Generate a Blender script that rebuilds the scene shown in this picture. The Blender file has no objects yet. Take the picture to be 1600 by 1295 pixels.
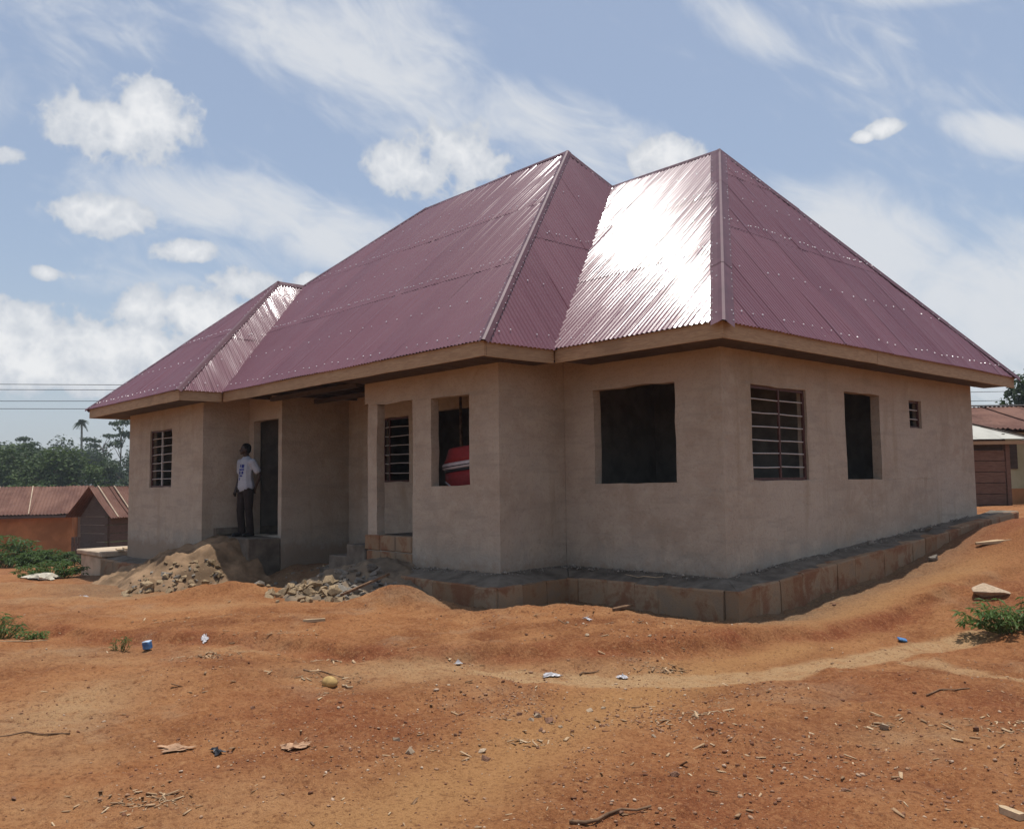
import bpy, bmesh, math, random
import numpy as np
from mathutils import Vector, Matrix
from bpy_extras import mesh_utils

random.seed(7)
scene = bpy.context.scene
COL = scene.collection

# ------------------------------------------------------------------ camera
cam_d = bpy.data.cameras.new("camera")
cam = bpy.data.objects.new("camera", cam_d)
COL.objects.link(cam)
CAM_R = Vector((0.669, 0.744, -0.013)); CAM_U = Vector((0.065, -0.042, 0.997)); CAM_F = Vector((-0.741, 0.667, 0.077))
CAM_R.normalize(); CAM_F = (CAM_F - CAM_R * CAM_F.dot(CAM_R)).normalized(); CAM_U = CAM_R.cross(CAM_F)
CAM_P = Vector((6.063, -8.827, 1.176))
m = Matrix.Identity(4)
for i in range(3):
    m[i][0], m[i][1], m[i][2], m[i][3] = CAM_R[i], CAM_U[i], -CAM_F[i], CAM_P[i]
cam.matrix_world = m
cam_d.sensor_width = 36.0
cam_d.lens = 36.0 * 1370.2 / 1600.0
cam_d.clip_start = 0.05
cam_d.clip_end = 5000
scene.camera = cam

# ------------------------------------------------------------------ sun, sky, exposure
SUN_DIR = Vector((-0.05, 0.108, 1.0)).normalized()          # towards the sun, almost overhead, behind the house
sun_d = bpy.data.lights.new("sun", 'SUN')
sun_d.energy = 4.2
sun_d.angle = math.radians(0.53)
sun_d.color = (1.0, 0.965, 0.91)
sun = bpy.data.objects.new("sun", sun_d)
sun.rotation_euler = (-SUN_DIR).to_track_quat('-Z', 'Y').to_euler()
sun.location = (0, 0, 30)
COL.objects.link(sun)
scene.view_settings.view_transform = 'Standard'
scene.view_settings.look = 'None'
scene.view_settings.gamma = 1.0
scene.view_settings.exposure = 0.0
scene.view_settings.use_curve_mapping = False

world = bpy.data.worlds.new("World")
scene.world = world
world.use_nodes = True
world.cycles.sampling_method = 'MANUAL'
world.cycles.sample_map_resolution = 512
scene.cycles.max_bounces = 6
scene.cycles.diffuse_bounces = 4
scene.cycles.glossy_bounces = 3
scene.cycles.transmission_bounces = 3
scene.cycles.use_denoising = True


class NT:
    """small helper for building node trees"""
    def __init__(self, tree):
        self.t = tree
        tree.nodes.clear()

    def n(self, typ, **kw):
        nd = self.t.nodes.new(typ)
        for k, v in kw.items():
            if k.startswith('i_'):
                nd.inputs[k[2:].replace('_', ' ')].default_value = v
            else:
                setattr(nd, k, v)
        return nd

    def l(self, a, b):
        self.t.links.new(a, b)

    def val(self, x, sock):
        if isinstance(x, (int, float)):
            sock.default_value = x
        elif isinstance(x, (tuple, list)):
            sock.default_value = x
        else:
            self.l(x, sock)

    def math(self, op, a, b=None, c=None, clamp=False):
        nd = self.n('ShaderNodeMath', operation=op, use_clamp=clamp)
        self.val(a, nd.inputs[0])
        if b is not None: self.val(b, nd.inputs[1])
        if c is not None: self.val(c, nd.inputs[2])
        return nd.outputs[0]

    def vmath(self, op, a, b=None):
        nd = self.n('ShaderNodeVectorMath', operation=op)
        self.val(a, nd.inputs[0])
        if b is not None: self.val(b, nd.inputs[1])
        return nd.outputs['Value'] if op in ('DOT_PRODUCT', 'LENGTH', 'DISTANCE') else nd.outputs[0]

    def noise(self, vec, scale, detail=4, rough=0.55, dist=0.0, dim='3D'):
        nd = self.n('ShaderNodeTexNoise', noise_dimensions=dim)
        nd.inputs['Scale'].default_value = scale
        nd.inputs['Detail'].default_value = detail
        nd.inputs['Roughness'].default_value = rough
        nd.inputs['Distortion'].default_value = dist
        if vec is not None: self.l(vec, nd.inputs['Vector'])
        return nd.outputs['Fac']

    def ss(self, x, lo, hi, a=0.0, b=1.0):
        nd = self.n('ShaderNodeMapRange', interpolation_type='SMOOTHSTEP', clamp=True)
        self.val(x, nd.inputs['Value'])
        nd.inputs['From Min'].default_value = lo; nd.inputs['From Max'].default_value = hi
        nd.inputs['To Min'].default_value = a; nd.inputs['To Max'].default_value = b
        return nd.outputs[0]

    def mix(self, f, a, b, mode='MIX'):
        nd = self.n('ShaderNodeMix', data_type='RGBA', blend_type=mode)
        self.val(f, nd.inputs[0])
        for s, v in ((nd.inputs[6], a), (nd.inputs[7], b)):
            if isinstance(v, (tuple, list)):
                s.default_value = tuple(v) + ((1.0,) if len(v) == 3 else ())
            else:
                self.l(v, s)
        return nd.outputs[2]


def build_world():
    w = NT(world.node_tree)
    out = w.n('ShaderNodeOutputWorld')
    bg = w.n('ShaderNodeBackground')
    bg.inputs['Strength'].default_value = 1.0
    w.l(bg.outputs[0], out.inputs[0])
    sky = w.n('ShaderNodeTexSky', sky_type='NISHITA')
    sky.sun_disc = False
    sky.sun_elevation = math.asin(SUN_DIR.z)
    sky.sun_rotation = math.atan2(SUN_DIR.x, SUN_DIR.y)
    sky.air_density = 1.0; sky.dust_density = 1.6; sky.ozone_density = 1.0
    SKY_STRENGTH = 0.13
    skyc = w.n('ShaderNodeVectorMath', operation='SCALE')
    w.l(sky.outputs[0], skyc.inputs[0]); skyc.inputs['Scale'].default_value = SKY_STRENGTH
    tc = w.n('ShaderNodeTexCoord')
    d = tc.outputs['Generated']
    sep = w.n('ShaderNodeSeparateXYZ'); w.l(d, sep.inputs[0])
    x, y, z = sep.outputs
    az = w.math('MULTIPLY', w.math('ARCTAN2', x, y), 180 / math.pi)
    el = w.math('MULTIPLY', w.math('ARCSINE', z), 180 / math.pi)
    # --- cumulus: lumpy blobs at their bearings and elevations, edges broken up by noise
    pf = None
    for sc_, wt in ((15.0, 0.46), (34.0, 0.30), (80.0, 0.16), (180.0, 0.08)):
        bl = w.math('MULTIPLY', w.math('ABSOLUTE', w.math('SUBTRACT', w.noise(d, sc_, 1, 0.5, 0.0), 0.5)), 2 * wt)
        pf = bl if pf is None else w.math('ADD', pf, bl)
    fb = w.noise(d, 11, 4, 0.6, 0.2)
    nz = w.math('ADD', w.math('MULTIPLY', w.math('SUBTRACT', 0.17, pf), 3.0), w.math('MULTIPLY', w.math('SUBTRACT', fb, 0.5), 2.6))
    blobs = [(-73.2, 20.9, 3.1, 1.5), (-70.6, 21.6, 2.2, 1.9), (-54.0, 19.9, 2.8, 1.4), (-51.5, 20.9, 2.9, 1.9), (-73.8, 15.8, 2.3, 1.0),
             (-67.8, 10.6, 4.2, 1.2), (-65.0, 12.6, 1.8, 1.0), (-77.4, 8.4, 4.4, 2.2), (-72.0, 7.6, 5.0, 1.9), (-61.0, 12.3, 1.3, 0.9),
             (-37.6, 20.2, 2.0, 1.1), (-24.2, 20.5, 1.0, 0.45), (-25.4, 20.2, .6, .3), (-82.0, 14.0, 2.4, 1.0), (-79.5, 18.5, 1.9, 0.5), (-76.3, 12.3, 1.3, 0.4),
             (-69, 14.3, 2.0, 0.6), (-97, 12, 6, 2), (-6, 13, 6, 2)]
    best = None
    for (a0, e0, rx, ry) in blobs:
        dx = w.math('DIVIDE', w.math('SUBTRACT', az, a0), rx * 1.3)
        dy = w.math('DIVIDE', w.math('SUBTRACT', el, e0), ry * 1.3)
        q = w.math('SUBTRACT', 1.0, w.math('ADD', w.math('MULTIPLY', dx, dx), w.math('MULTIPLY', dy, dy)))
        best = q if best is None else w.math('MAXIMUM', best, q)
    best = w.math('MAXIMUM', best, -2.0)
    cum_f = w.math('ADD', best, nz)
    cum = w.ss(cum_f, -0.12, 0.45)
    # --- cirrus: noise drawn out along one bearing
    t = (CAM_R * 0.86 - CAM_U * 0.50).normalized()
    n1 = CAM_F; n2 = t.cross(n1)
    comb = w.n('ShaderNodeCombineXYZ')
    w.l(w.math('MULTIPLY', w.vmath('DOT_PRODUCT', d, tuple(t)), 0.55), comb.inputs[0])
    w.l(w.math('MULTIPLY', w.vmath('DOT_PRODUCT', d, tuple(n1)), 1.6), comb.inputs[1])
    w.l(w.math('MULTIPLY', w.vmath('DOT_PRODUCT', d, tuple(n2)), 1.7), comb.inputs[2])
    ci = w.noise(comb.outputs[0], 3.4, 5, 0.62, 0.55)
    ci_fine = w.noise(comb.outputs[0], 15, 5, 0.66, 0.8)
    # broad veils, where the thin cloud is thick enough to read
    veils = [(-57.5, 26.8, 13, 4.6, -0.40), (-46.5, 22.7, 8.5, 3.0, -0.30), (-79, 24.5, 9, 4.5, 0.0), (-66.5, 17.5, 8, 1.8, -0.1), (-29.0, 14.5, 11, 3.8, -0.28), (-20, 9, 12, 5, -0.1), (-18, 19, 3, 1.1, -0.35),
             (-33, 27.5, 4.0, 1.6, -0.55), (-20, 27.5, 6, 1.2, -0.1), (-58.5, 15.8, 4.5, 2.2, 0.0), (-100, 26, 12, 6, 0.1), (2, 24, 12, 5, -0.2)]
    vb = None
    for (a0, e0, rx, ry, sl) in veils:
        da = w.math('SUBTRACT', az, a0)
        dx = w.math('DIVIDE', da, rx)
        dy = w.math('DIVIDE', w.math('SUBTRACT', w.math('SUBTRACT', el, e0), w.math('MULTIPLY', da, sl)), ry)
        q = w.math('SUBTRACT', 1.0, w.math('ADD', w.math('MULTIPLY', dx, dx), w.math('MULTIPLY', dy, dy)))
        vb = q if vb is None else w.math('MAXIMUM', vb, q)
    vb = w.math('MAXIMUM', vb, -0.5)
    civ = w.math('ADD', w.math('MULTIPLY', vb, 0.34), w.math('ADD', w.math('MULTIPLY', w.math('SUBTRACT', ci, 0.5), 1.9), w.math('MULTIPLY', w.math('SUBTRACT', ci_fine, 0.5), 0.85)))
    cir = w.math('MULTIPLY', w.ss(civ, -0.20, 0.52), 0.86)
    # low haze bank near the horizon
    low = w.math('MULTIPLY', w.ss(el, 16.0, 0.0), 0.42)
    # cloud tones
    ccol = w.mix(w.ss(cum_f, 0.1, 1.5), (0.60, 0.635, 0.69), (0.91, 0.91, 0.91))
    thin = w.mix(0.36, skyc.outputs[0], (0.48, 0.55, 0.66))          # even high haze over the whole sky
    base = w.mix(low, thin, (0.50, 0.545, 0.62))
    c1 = w.mix(cir, base, (0.74, 0.76, 0.79))
    c2 = w.mix(w.math('MULTIPLY', cum, 0.90), c1, ccol)
    w.l(c2, bg.inputs[0])


build_world()

# ------------------------------------------------------------------ helpers
MATS = {}


def new_mat(name):
    mt = bpy.data.materials.new(name)
    mt.use_nodes = True
    MATS[name] = mt
    t = NT(mt.node_tree)
    out = t.n('ShaderNodeOutputMaterial')
    b = t.n('ShaderNodeBsdfPrincipled')
    t.l(b.outputs[0], out.inputs[0])
    return mt, t, b


def link(o, parent=None):
    COL.objects.link(o)
    if parent is not None:
        o.parent = parent
    return o


def mesh_obj(name, verts, faces, mat, parent=None, smooth=False):
    me = bpy.data.meshes.new(name)
    me.from_pydata([tuple(v) for v in verts], [], [tuple(f) for f in faces])
    me.update()
    if mat is not None:
        me.materials.append(MATS[mat] if isinstance(mat, str) else mat)
    if smooth:
        me.polygons.foreach_set('use_smooth', [True] * len(me.polygons))
    return link(bpy.data.objects.new(name, me), parent)


def bm_obj(name, bm, mat, parent=None, smooth=False):
    me = bpy.data.meshes.new(name)
    bm.to_mesh(me); bm.free()
    if mat is not None:
        me.materials.append(MATS[mat])
    if smooth:
        me.polygons.foreach_set('use_smooth', [True] * len(me.polygons))
    return link(bpy.data.objects.new(name, me), parent)


def empty(name, loc=(0, 0, 0), parent=None):
    o = bpy.data.objects.new(name, None)
    o.empty_display_size = 0.2
    o.location = loc
    return link(o, parent)


def tag(o, label=None, cat=None, group=None, kind=None):
    if label: o['label'] = label
    if cat: o['category'] = cat
    if group: o['group'] = group
    if kind: o['kind'] = kind
    return o


def box_data(x0, x1, y0, y1, z0, z1):
    v = [(x0, y0, z0), (x1, y0, z0), (x1, y1, z0), (x0, y1, z0), (x0, y0, z1), (x1, y0, z1), (x1, y1, z1), (x0, y1, z1)]
    f = [(0, 3, 2, 1), (4, 5, 6, 7), (0, 1, 5, 4), (1, 2, 6, 5), (2, 3, 7, 6), (3, 0, 4, 7)]
    return v, f


def box(name, x0, x1, y0, y1, z0, z1, mat, parent=None, bevel=0.0, jit=0.0):
    v, f = box_data(x0, x1, y0, y1, z0, z1)
    if jit:
        v = [tuple(c + random.uniform(-jit, jit) for c in p) for p in v]
    bm = bmesh.new()
    vs = [bm.verts.new(p) for p in v]
    for q in f: bm.faces.new([vs[i] for i in q])
    if bevel:
        bmesh.ops.bevel(bm, geom=list(bm.edges), offset=bevel, segments=1, affect='EDGES')
    return bm_obj(name, bm, mat, parent)


def bar_data(a, b, w, h=None, up=(0, 0, 1)):
    """box along a-b"""
    a, b = Vector(a), Vector(b); h = h or w
    d = (b - a).normalized(); u = Vector(up)
    if abs(d.dot(u)) > 0.98: u = Vector((1, 0, 0))
    s = d.cross(u).normalized(); u = s.cross(d)
    v = []
    for p in (a, b):
        for (i, j) in ((-1, -1), (1, -1), (1, 1), (-1, 1)):
            v.append(p + s * (i * w / 2) + u * (j * h / 2))
    f = [(0, 1, 2, 3), (7, 6, 5, 4), (0, 4, 5, 1), (1, 5, 6, 2), (2, 6, 7, 3), (3, 7, 4, 0)]
    return v, f


def bar(name, a, b, w, h, mat, parent=None):
    v, f = bar_data(a, b, w, h)
    return mesh_obj(name, v, f, mat, parent)


def tube_data(pts, radii, n=6):
    V, F = [], []
    for k, p in enumerate(pts):
        p = Vector(p)
        q = Vector(pts[min(k + 1, len(pts) - 1)]) - Vector(pts[max(k - 1, 0)])
        q.normalize()
        u = q.cross(Vector((0.31, 0.17, 0.94)))
        if u.length < 0.1: u = q.cross(Vector((1, 0, 0)))
        u.normalize(); w = q.cross(u)
        for i in range(n):
            a = 2 * math.pi * i / n
            V.append(p + (u * math.cos(a) + w * math.sin(a)) * radii[k])
    for k in range(len(pts) - 1):
        for i in range(n):
            j = (i + 1) % n
            F.append((k * n + i, k * n + j, (k + 1) * n + j, (k + 1) * n + i))
    F.append(tuple(range(n))[::-1]); F.append(tuple((len(pts) - 1) * n + i for i in range(n)))
    return V, F


def join_data(parts):
    V, F = [], []
    for v, f in parts:
        o = len(V); V += list(v); F += [tuple(i + o for i in q) for q in f]
    return V, F


# TERRAIN-BEGIN
_rng = np.random.default_rng(11)
_TAB = _rng.random((256, 256))


def vnoise(x, y):
    xi = np.floor(x).astype(int); yi = np.floor(y).astype(int)
    fx = x - xi; fy = y - yi
    fx = fx * fx * fx * (fx * (fx * 6 - 15) + 10); fy = fy * fy * fy * (fy * (fy * 6 - 15) + 10)
    g = lambda a, b: _TAB[a & 255, b & 255]
    return (g(xi, yi) * (1 - fx) + g(xi + 1, yi) * fx) * (1 - fy) + (g(xi, yi + 1) * (1 - fx) + g(xi + 1, yi + 1) * fx) * fy


def fbm(x, y, oct=4, lac=2.03, gain=0.5):
    s = 0; a = 1.0; t = 0
    for k in range(oct):
        c, d = math.cos(0.6 * k), math.sin(0.6 * k)
        s = s + a * vnoise(x * c - y * d + 17.3 * k, x * d + y * c + 9.1 * k)
        t += a; x = x * lac; y = y * lac; a *= gain
    return s / t - 0.5


def sstep(lo, hi, x):
    t = np.clip((x - lo) / (hi - lo), 0, 1)
    return t * t * (3 - 2 * t)


def poly_dist(x, y, pts):
    """distance to a polyline and the signed side of its nearest segment"""
    best = np.full(np.shape(x), 1e9); side = np.zeros(np.shape(x))
    for (a, b), (c, d) in zip(pts[:-1], pts[1:]):
        dx, dy = c - a, d - b; L = dx * dx + dy * dy
        t = np.clip(((x - a) * dx + (y - b) * dy) / L, 0, 1)
        ex = x - a - t * dx; ey = y - b - t * dy
        q = np.hypot(ex, ey)
        s = np.sign(dx * ey - dy * ex)
        m_ = q < best
        best = np.where(m_, q, best); side = np.where(m_, s, side)
    return best, side


SCARP = [(-9.0, -6.6), (-4.1, -5.7), (-2.8, -5.0), (-1.65, -4.55), (-0.47, -4.2), (0.08, -3.5), (0.55, -2.65), (1.02, -1.95), (1.35, -0.9), (1.6, 0.3), (1.75, 1.6), (1.8, 3.4), (1.9, 6.0), (2.4, 12.0)]
PATH = [(2.6, -8.0), (2.39, -6.4), (2.18, -5.8), (1.85, -4.8), (1.64, -3.6), (1.5, -2.4), (1.45, -1.1), (1.3, 0.4), (1.25, 1.9), (1.35, 3.6), (1.6, 6.0)]
RILL = [(0.3, -3.95), (1.0, -3.5), (1.5, -2.95), (2.0, -2.3), (2.15, -1.5), (2.25, -0.6), (2.45, 0.2), (2.75, 1.0), (3.4, 2.4)]
RILL2 = [(2.6, -1.0), (3.1, -1.15), (3.6, -1.1), (4.6, -0.9)]
MOUNDS = [(-2.95, -2.62, 0.25, 0.50, 0.26), (-6.3, -3.25, 0.24, 0.85, 0.30), (-5.6, -3.45, 0.10, 0.4, 0.25), (-1.9, -1.75, -0.03, 0.5, 0.35), (-1.2, -2.0, 0.07, 0.7, 0.35), (0.7, -1.75, 0.05, 0.7, 0.3),
          (1.65, 5.15, 0.16, 1.0, 0.45), (1.45, 5.8, 0.30, 0.8, 1.1), (1.9, 7.0, 0.34, 1.0, 1.0), (2.05, 1.9, 0.16, 0.6, 0.5), (2.9, 2.6, 0.2, 0.9, 0.8), (3.4, 0.9, 0.1, 0.9, 0.6), (0.8, 0.9, 0.02, 0.3, 0.6),
          (-8.6, -5.4, 0.06, 1.2, 0.5), (-11.5, -5.2, 0.20, 1.8, 0.5), (-15.5, -5.0, 0.15, 1.5, 1.0), (3.1, -1.9, 0.06, 0.8, 0.4), (-0.9, -5.6, 0.06, 0.9, 0.5)]


def ground_h(x, y):
    x = np.asarray(x, float); y = np.asarray(y, float)
    h = np.full(np.broadcast(x, y).shape, -0.42)
    h = h - 0.040 * np.clip(-3 - x, 0, 11) - 0.056 * np.clip(-14 - x, 0, 20) - 0.012 * np.clip(-34 - x, 0, 60)
    h = h + (0.083 * np.clip(y - 0.2, 0, 9.5)) * sstep(-9, -1, x)
    d, s = poly_dist(x, y, SCARP)
    h = h + 0.105 * sstep(-0.12, 0.12, d * s + 0.22 * fbm(x * 1.7, y * 1.7, 3) + 0.16 * fbm(x * 5.3, y * 5.3, 3))
    dr, _ = poly_dist(x, y, RILL)
    h = h - 0.045 * np.exp(-(dr / 0.28) ** 2)
    dp, _ = poly_dist(x, y, PATH)
    h = h - 0.02 * np.exp(-(dp / 0.4) ** 2)
    for (mx, my, mh, rx, ry) in MOUNDS:
        c, q = 0.74, 0.67          # mounds lie along the camera's horizontal bearing
        u = (x - mx) * q + (y - my) * c; v = -(x - mx) * c + (y - my) * q
        h = h + mh * np.exp(-(u / rx) ** 2 - (v / ry) ** 2)
    # fill heaped inside the open porch
    h = h + 0.26 * sstep(-9.3, -8.6, x) * sstep(-5.4, -6.0, x) * sstep(-1.9, -0.9, y) * sstep(2.0, 0.6, y)
    dpl, _ = poly_dist(x, y, [(0.55, 3.0), (0.55, -0.55), (-2.08, -0.55), (-2.08, -1.78), (-4.9, -1.78)])
    h = h - 0.09 * np.exp(-(dpl / 0.42) ** 2)
    near = np.exp(-((x - 1) / 22.0) ** 2 - ((y + 3) / 22.0) ** 2)
    smooth = 1 - 0.5 * np.exp(-(dp / 0.45) ** 2) - 0.25 * np.exp(-(dr / 0.3) ** 2)
    h = h + near * (0.10 * fbm(x * 0.55 + 3, y * 0.55, 3) + smooth * (0.075 * fbm(x * 2.1, y * 2.1 + 5, 3) + 0.052 * fbm(x * 6.5, y * 6.5, 3) + 0.026 * fbm(x * 18.0, y * 18.0, 2)))
    return h


def ramp_h(x, y):
    """earth heaped against the side door step: a crest runs down from the step to the front, steep on the porch side"""
    ax, ay, bx, by = -9.80, -1.80, -8.95, -3.75
    dx, dy = bx - ax, by - ay
    t = ((x - ax) * dx + (y - ay) * dy) / (dx * dx + dy * dy)
    tc = np.clip(t, 0, 1.0)
    ex, ey = x - ax - tc * dx, y - ay - tc * dy
    d = np.hypot(ex, ey); side = np.sign(dx * ey - dy * ex)          # + on the porch side
    n = fbm(x * 1.3 + 40, y * 1.3, 4)
    k = np.where(side > 0, 0.62, 0.33)
    top = 0.225 - 0.78 * tc - k * np.maximum(0, d - 0.38 * (1 - tc)) + 0.10 * np.sin(tc * 3.1)
    top = top + 0.30 * n * sstep(0.0, 0.9, d + tc) + 0.17 * fbm(x * 4.0, y * 4.0 + 8, 3) + 0.10 * fbm(x * 11, y * 11, 3)
    return np.where(y > -1.80, np.minimum(top, 0.215), top)


def heap_h(x, y):
    """grey spoil heaped below the porch opening"""
    d, _ = poly_dist(x, y, [(-4.75, -1.42), (-5.15, -1.62)])
    n = fbm(x * 1.6 + 80, y * 1.6, 4)
    return 0.08 - 0.35 * d + 0.24 * n * sstep(0.05, 0.8, d) + 0.10 * fbm(x * 8 + 3, y * 8, 3)
# TERRAIN-END


def gh(x, y):
    return float(ground_h(np.array([x]), np.array([y]))[0])


# ------------------------------------------------------------------ materials
def attr(t, name):
    a = t.n('ShaderNodeAttribute', attribute_name=name)
    return a


def obj_coord(t):
    return t.n('ShaderNodeTexCoord').outputs['Object']


def world_pos(t):
    return t.n('ShaderNodeNewGeometry').outputs['Position']


def bump(t, b, h, strength=0.4, dist=0.02):
    n = t.n('ShaderNodeBump'); n.inputs['Strength'].default_value = strength; n.inputs['Distance'].default_value = dist
    t.l(h, n.inputs['Height']); t.l(n.outputs[0], b.inputs['Normal'])


def rnd(t):
    return t.n('ShaderNodeObjectInfo').outputs['Random']


def mat_soil():
    mt, t, b = new_mat('red_soil')
    p = world_pos(t)
    big = t.noise(p, 0.55, 5, 0.6)
    mid = t.noise(p, 2.3, 6, 0.65, 0.3)
    fine = t.noise(p, 34, 5, 0.7)
    grit = t.noise(p, 120, 3, 0.7)
    c = t.mix(t.ss(big, 0.33, 0.66), (0.197, 0.070, 0.025), (0.318, 0.132, 0.049))
    c = t.mix(t.ss(mid, 0.42, 0.72), c, (0.366, 0.170, 0.069))
    c = t.mix(t.math('MULTIPLY', t.ss(mid, 0.46, 0.28), 0.65), c, (0.157, 0.050, 0.019))
    dust = t.noise(p, 0.95, 5, 0.68, 0.5)
    c = t.mix(t.math('MULTIPLY', t.ss(dust, 0.53, 0.70), 0.42), c, (0.350, 0.240, 0.146))
    path = t.math('MULTIPLY', attr(t, 'path').outputs['Fac'], t.ss(mid, 0.2, 0.45, 0.7, 1.0))
    c = t.mix(t.math('MULTIPLY', path, 0.85), c, (0.385, 0.200, 0.078))
    pale = t.math('MULTIPLY', attr(t, 'pale').outputs['Fac'], t.ss(t.noise(p, 5.0, 5, 0.7), 0.3, 0.55, 0.5, 1.0))
    c = t.mix(pale, c, (0.423, 0.266, 0.135))
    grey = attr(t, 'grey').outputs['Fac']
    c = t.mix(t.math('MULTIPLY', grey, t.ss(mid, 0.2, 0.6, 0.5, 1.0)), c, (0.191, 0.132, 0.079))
    red = t.math('MULTIPLY', attr(t, 'red').outputs['Fac'], t.ss(mid, 0.2, 0.5, 0.65, 1.0))
    c = t.mix(red, c, (0.204, 0.058, 0.022))
    blot = t.noise(p, 8.5, 6, 0.72, 0.4)
    worn = t.math('SUBTRACT', 1.0, t.math('MULTIPLY', attr(t, 'path').outputs['Fac'], 0.6))      # trodden smooth
    c = t.mix(t.math('MULTIPLY', t.math('MULTIPLY', t.ss(blot, 0.55, 0.72), 0.45), worn), c, (0.446, 0.241, 0.110))
    c = t.mix(t.math('MULTIPLY', t.math('MULTIPLY', t.ss(blot, 0.46, 0.32), 0.55), worn), c, (0.134, 0.042, 0.017))
    c = t.mix(t.math('MULTIPLY', t.ss(fine, 0.48, 0.70), 0.50), c, (0.416, 0.208, 0.088))
    c = t.mix(t.math('MULTIPLY', t.ss(fine, 0.5, 0.33), 0.60), c, (0.111, 0.038, 0.015))
    c = t.mix(t.math('MULTIPLY', t.ss(grit, 0.58, 0.70), 0.60), c, (0.521, 0.308, 0.153))
    c = t.mix(t.math('MULTIPLY', t.ss(grit, 0.44, 0.34), 0.60), c, (0.104, 0.042, 0.022))
    far = attr(t, 'green').outputs['Fac']
    c = t.mix(far, c, (0.052, 0.078, 0.017))
    t.l(c, b.inputs['Base Color'])
    b.inputs['Roughness'].default_value = 0.95; b.inputs['Specular IOR Level'].default_value = 0.15
    h = t.math('ADD', t.math('MULTIPLY', fine, 0.6), t.math('MULTIPLY', grit, 0.25))
    bump(t, b, h, 0.9, 0.05)


def mat_simple(name, col, rough=0.85, var=0.25, scale=6.0, spec=0.3, metallic=0.0, bmp=0.2, tint=None, bscale=40, objvar=0.0):
    mt, t, b = new_mat(name)
    p = obj_coord(t)
    n = t.noise(p, scale, 5, 0.6, 0.2)
    dark = tuple(c * (1 - var) for c in col); light = tuple(min(1, c * (1 + var)) for c in (tint or col))
    c = t.mix(t.ss(n, 0.3, 0.7), dark, light)
    if objvar:
        r = rnd(t)
        c = t.mix(t.math('MULTIPLY', r, objvar), c, tuple(q * 0.45 for q in col))
    t.l(c, b.inputs['Base Color'])
    b.inputs['Roughness'].default_value = rough; b.inputs['Specular IOR Level'].default_value = spec; b.inputs['Metallic'].default_value = metallic
    if bmp:
        bump(t, b, t.noise(p, bscale, 4, 0.65), bmp, 0.01)
    return mt


def mat_plaster():
    mt, t, b = new_mat('cement_plaster')
    p = world_pos(t)
    big = t.noise(p, 0.75, 4, 0.55, 0.3)
    mid = t.noise(p, 3.2, 6, 0.62, 0.4)
    fine = t.noise(p, 26, 5, 0.7)
    sep = t.n('ShaderNodeSeparateXYZ'); t.l(p, sep.inputs[0])
    c = t.mix(t.ss(big, 0.3, 0.7), (0.373, 0.294, 0.219), (0.443, 0.373, 0.297))
    c = t.mix(t.math('MULTIPLY', t.ss(mid, 0.40, 0.66), 0.75), c, (0.471, 0.397, 0.310))
    # trowel marks and water stains, drawn out down the wall
    mp = t.n('ShaderNodeMapping'); mp.inputs['Scale'].default_value = (2.6, 2.6, 0.33); t.l(p, mp.inputs[0])
    run = t.noise(mp.outputs[0], 1.0, 5, 0.6, 0.3)
    c = t.mix(t.math('MULTIPLY', t.ss(run, 0.54, 0.74), 0.45), c, (0.281, 0.210, 0.133))
    mp2 = t.n('ShaderNodeMapping'); mp2.inputs['Scale'].default_value = (0.8, 0.8, 5.0); t.l(p, mp2.inputs[0])
    c = t.mix(t.math('MULTIPLY', t.ss(t.noise(mp2.outputs[0], 1.6, 6, 0.65), 0.48, 0.66), 0.42), c, (0.302, 0.260, 0.209))
    # splashed cement low on the wall, redder and darker high up
    lowm = t.math('ADD', sep.outputs[2], t.math('MULTIPLY', t.math('SUBTRACT', mid, 0.5), 0.9))
    c = t.mix(t.math('MULTIPLY', t.ss(lowm, 0.42, 0.05), 0.5), c, (0.316, 0.305, 0.260))
    mud = t.math('ADD', sep.outputs[2], t.math('MULTIPLY', t.math('SUBTRACT', t.noise(p, 5.5, 5, 0.7), 0.5), 0.55))
    c = t.mix(t.math('MULTIPLY', t.ss(mud, 0.16, -0.06), 0.55), c, (0.247, 0.165, 0.107))
    him = t.math('ADD', sep.outputs[2], t.math('MULTIPLY', t.math('SUBTRACT', big, 0.5), 1.4))
    c = t.mix(t.math('MULTIPLY', t.ss(him, 2.15, 2.8), 0.4), c, (0.386, 0.251, 0.169))
    c = t.mix(t.math('MULTIPLY', t.ss(fine, 0.5, 0.3), 0.38), c, (0.232, 0.189, 0.147))
    t.l(c, b.inputs['Base Color'])
    b.inputs['Roughness'].default_value = 0.93; b.inputs['Specular IOR Level'].default_value = 0.2
    bump(t, b, t.math('ADD', t.math('MULTIPLY', mid, 0.7), t.math('MULTIPLY', fine, 0.3)), 0.85, 0.04)


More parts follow.
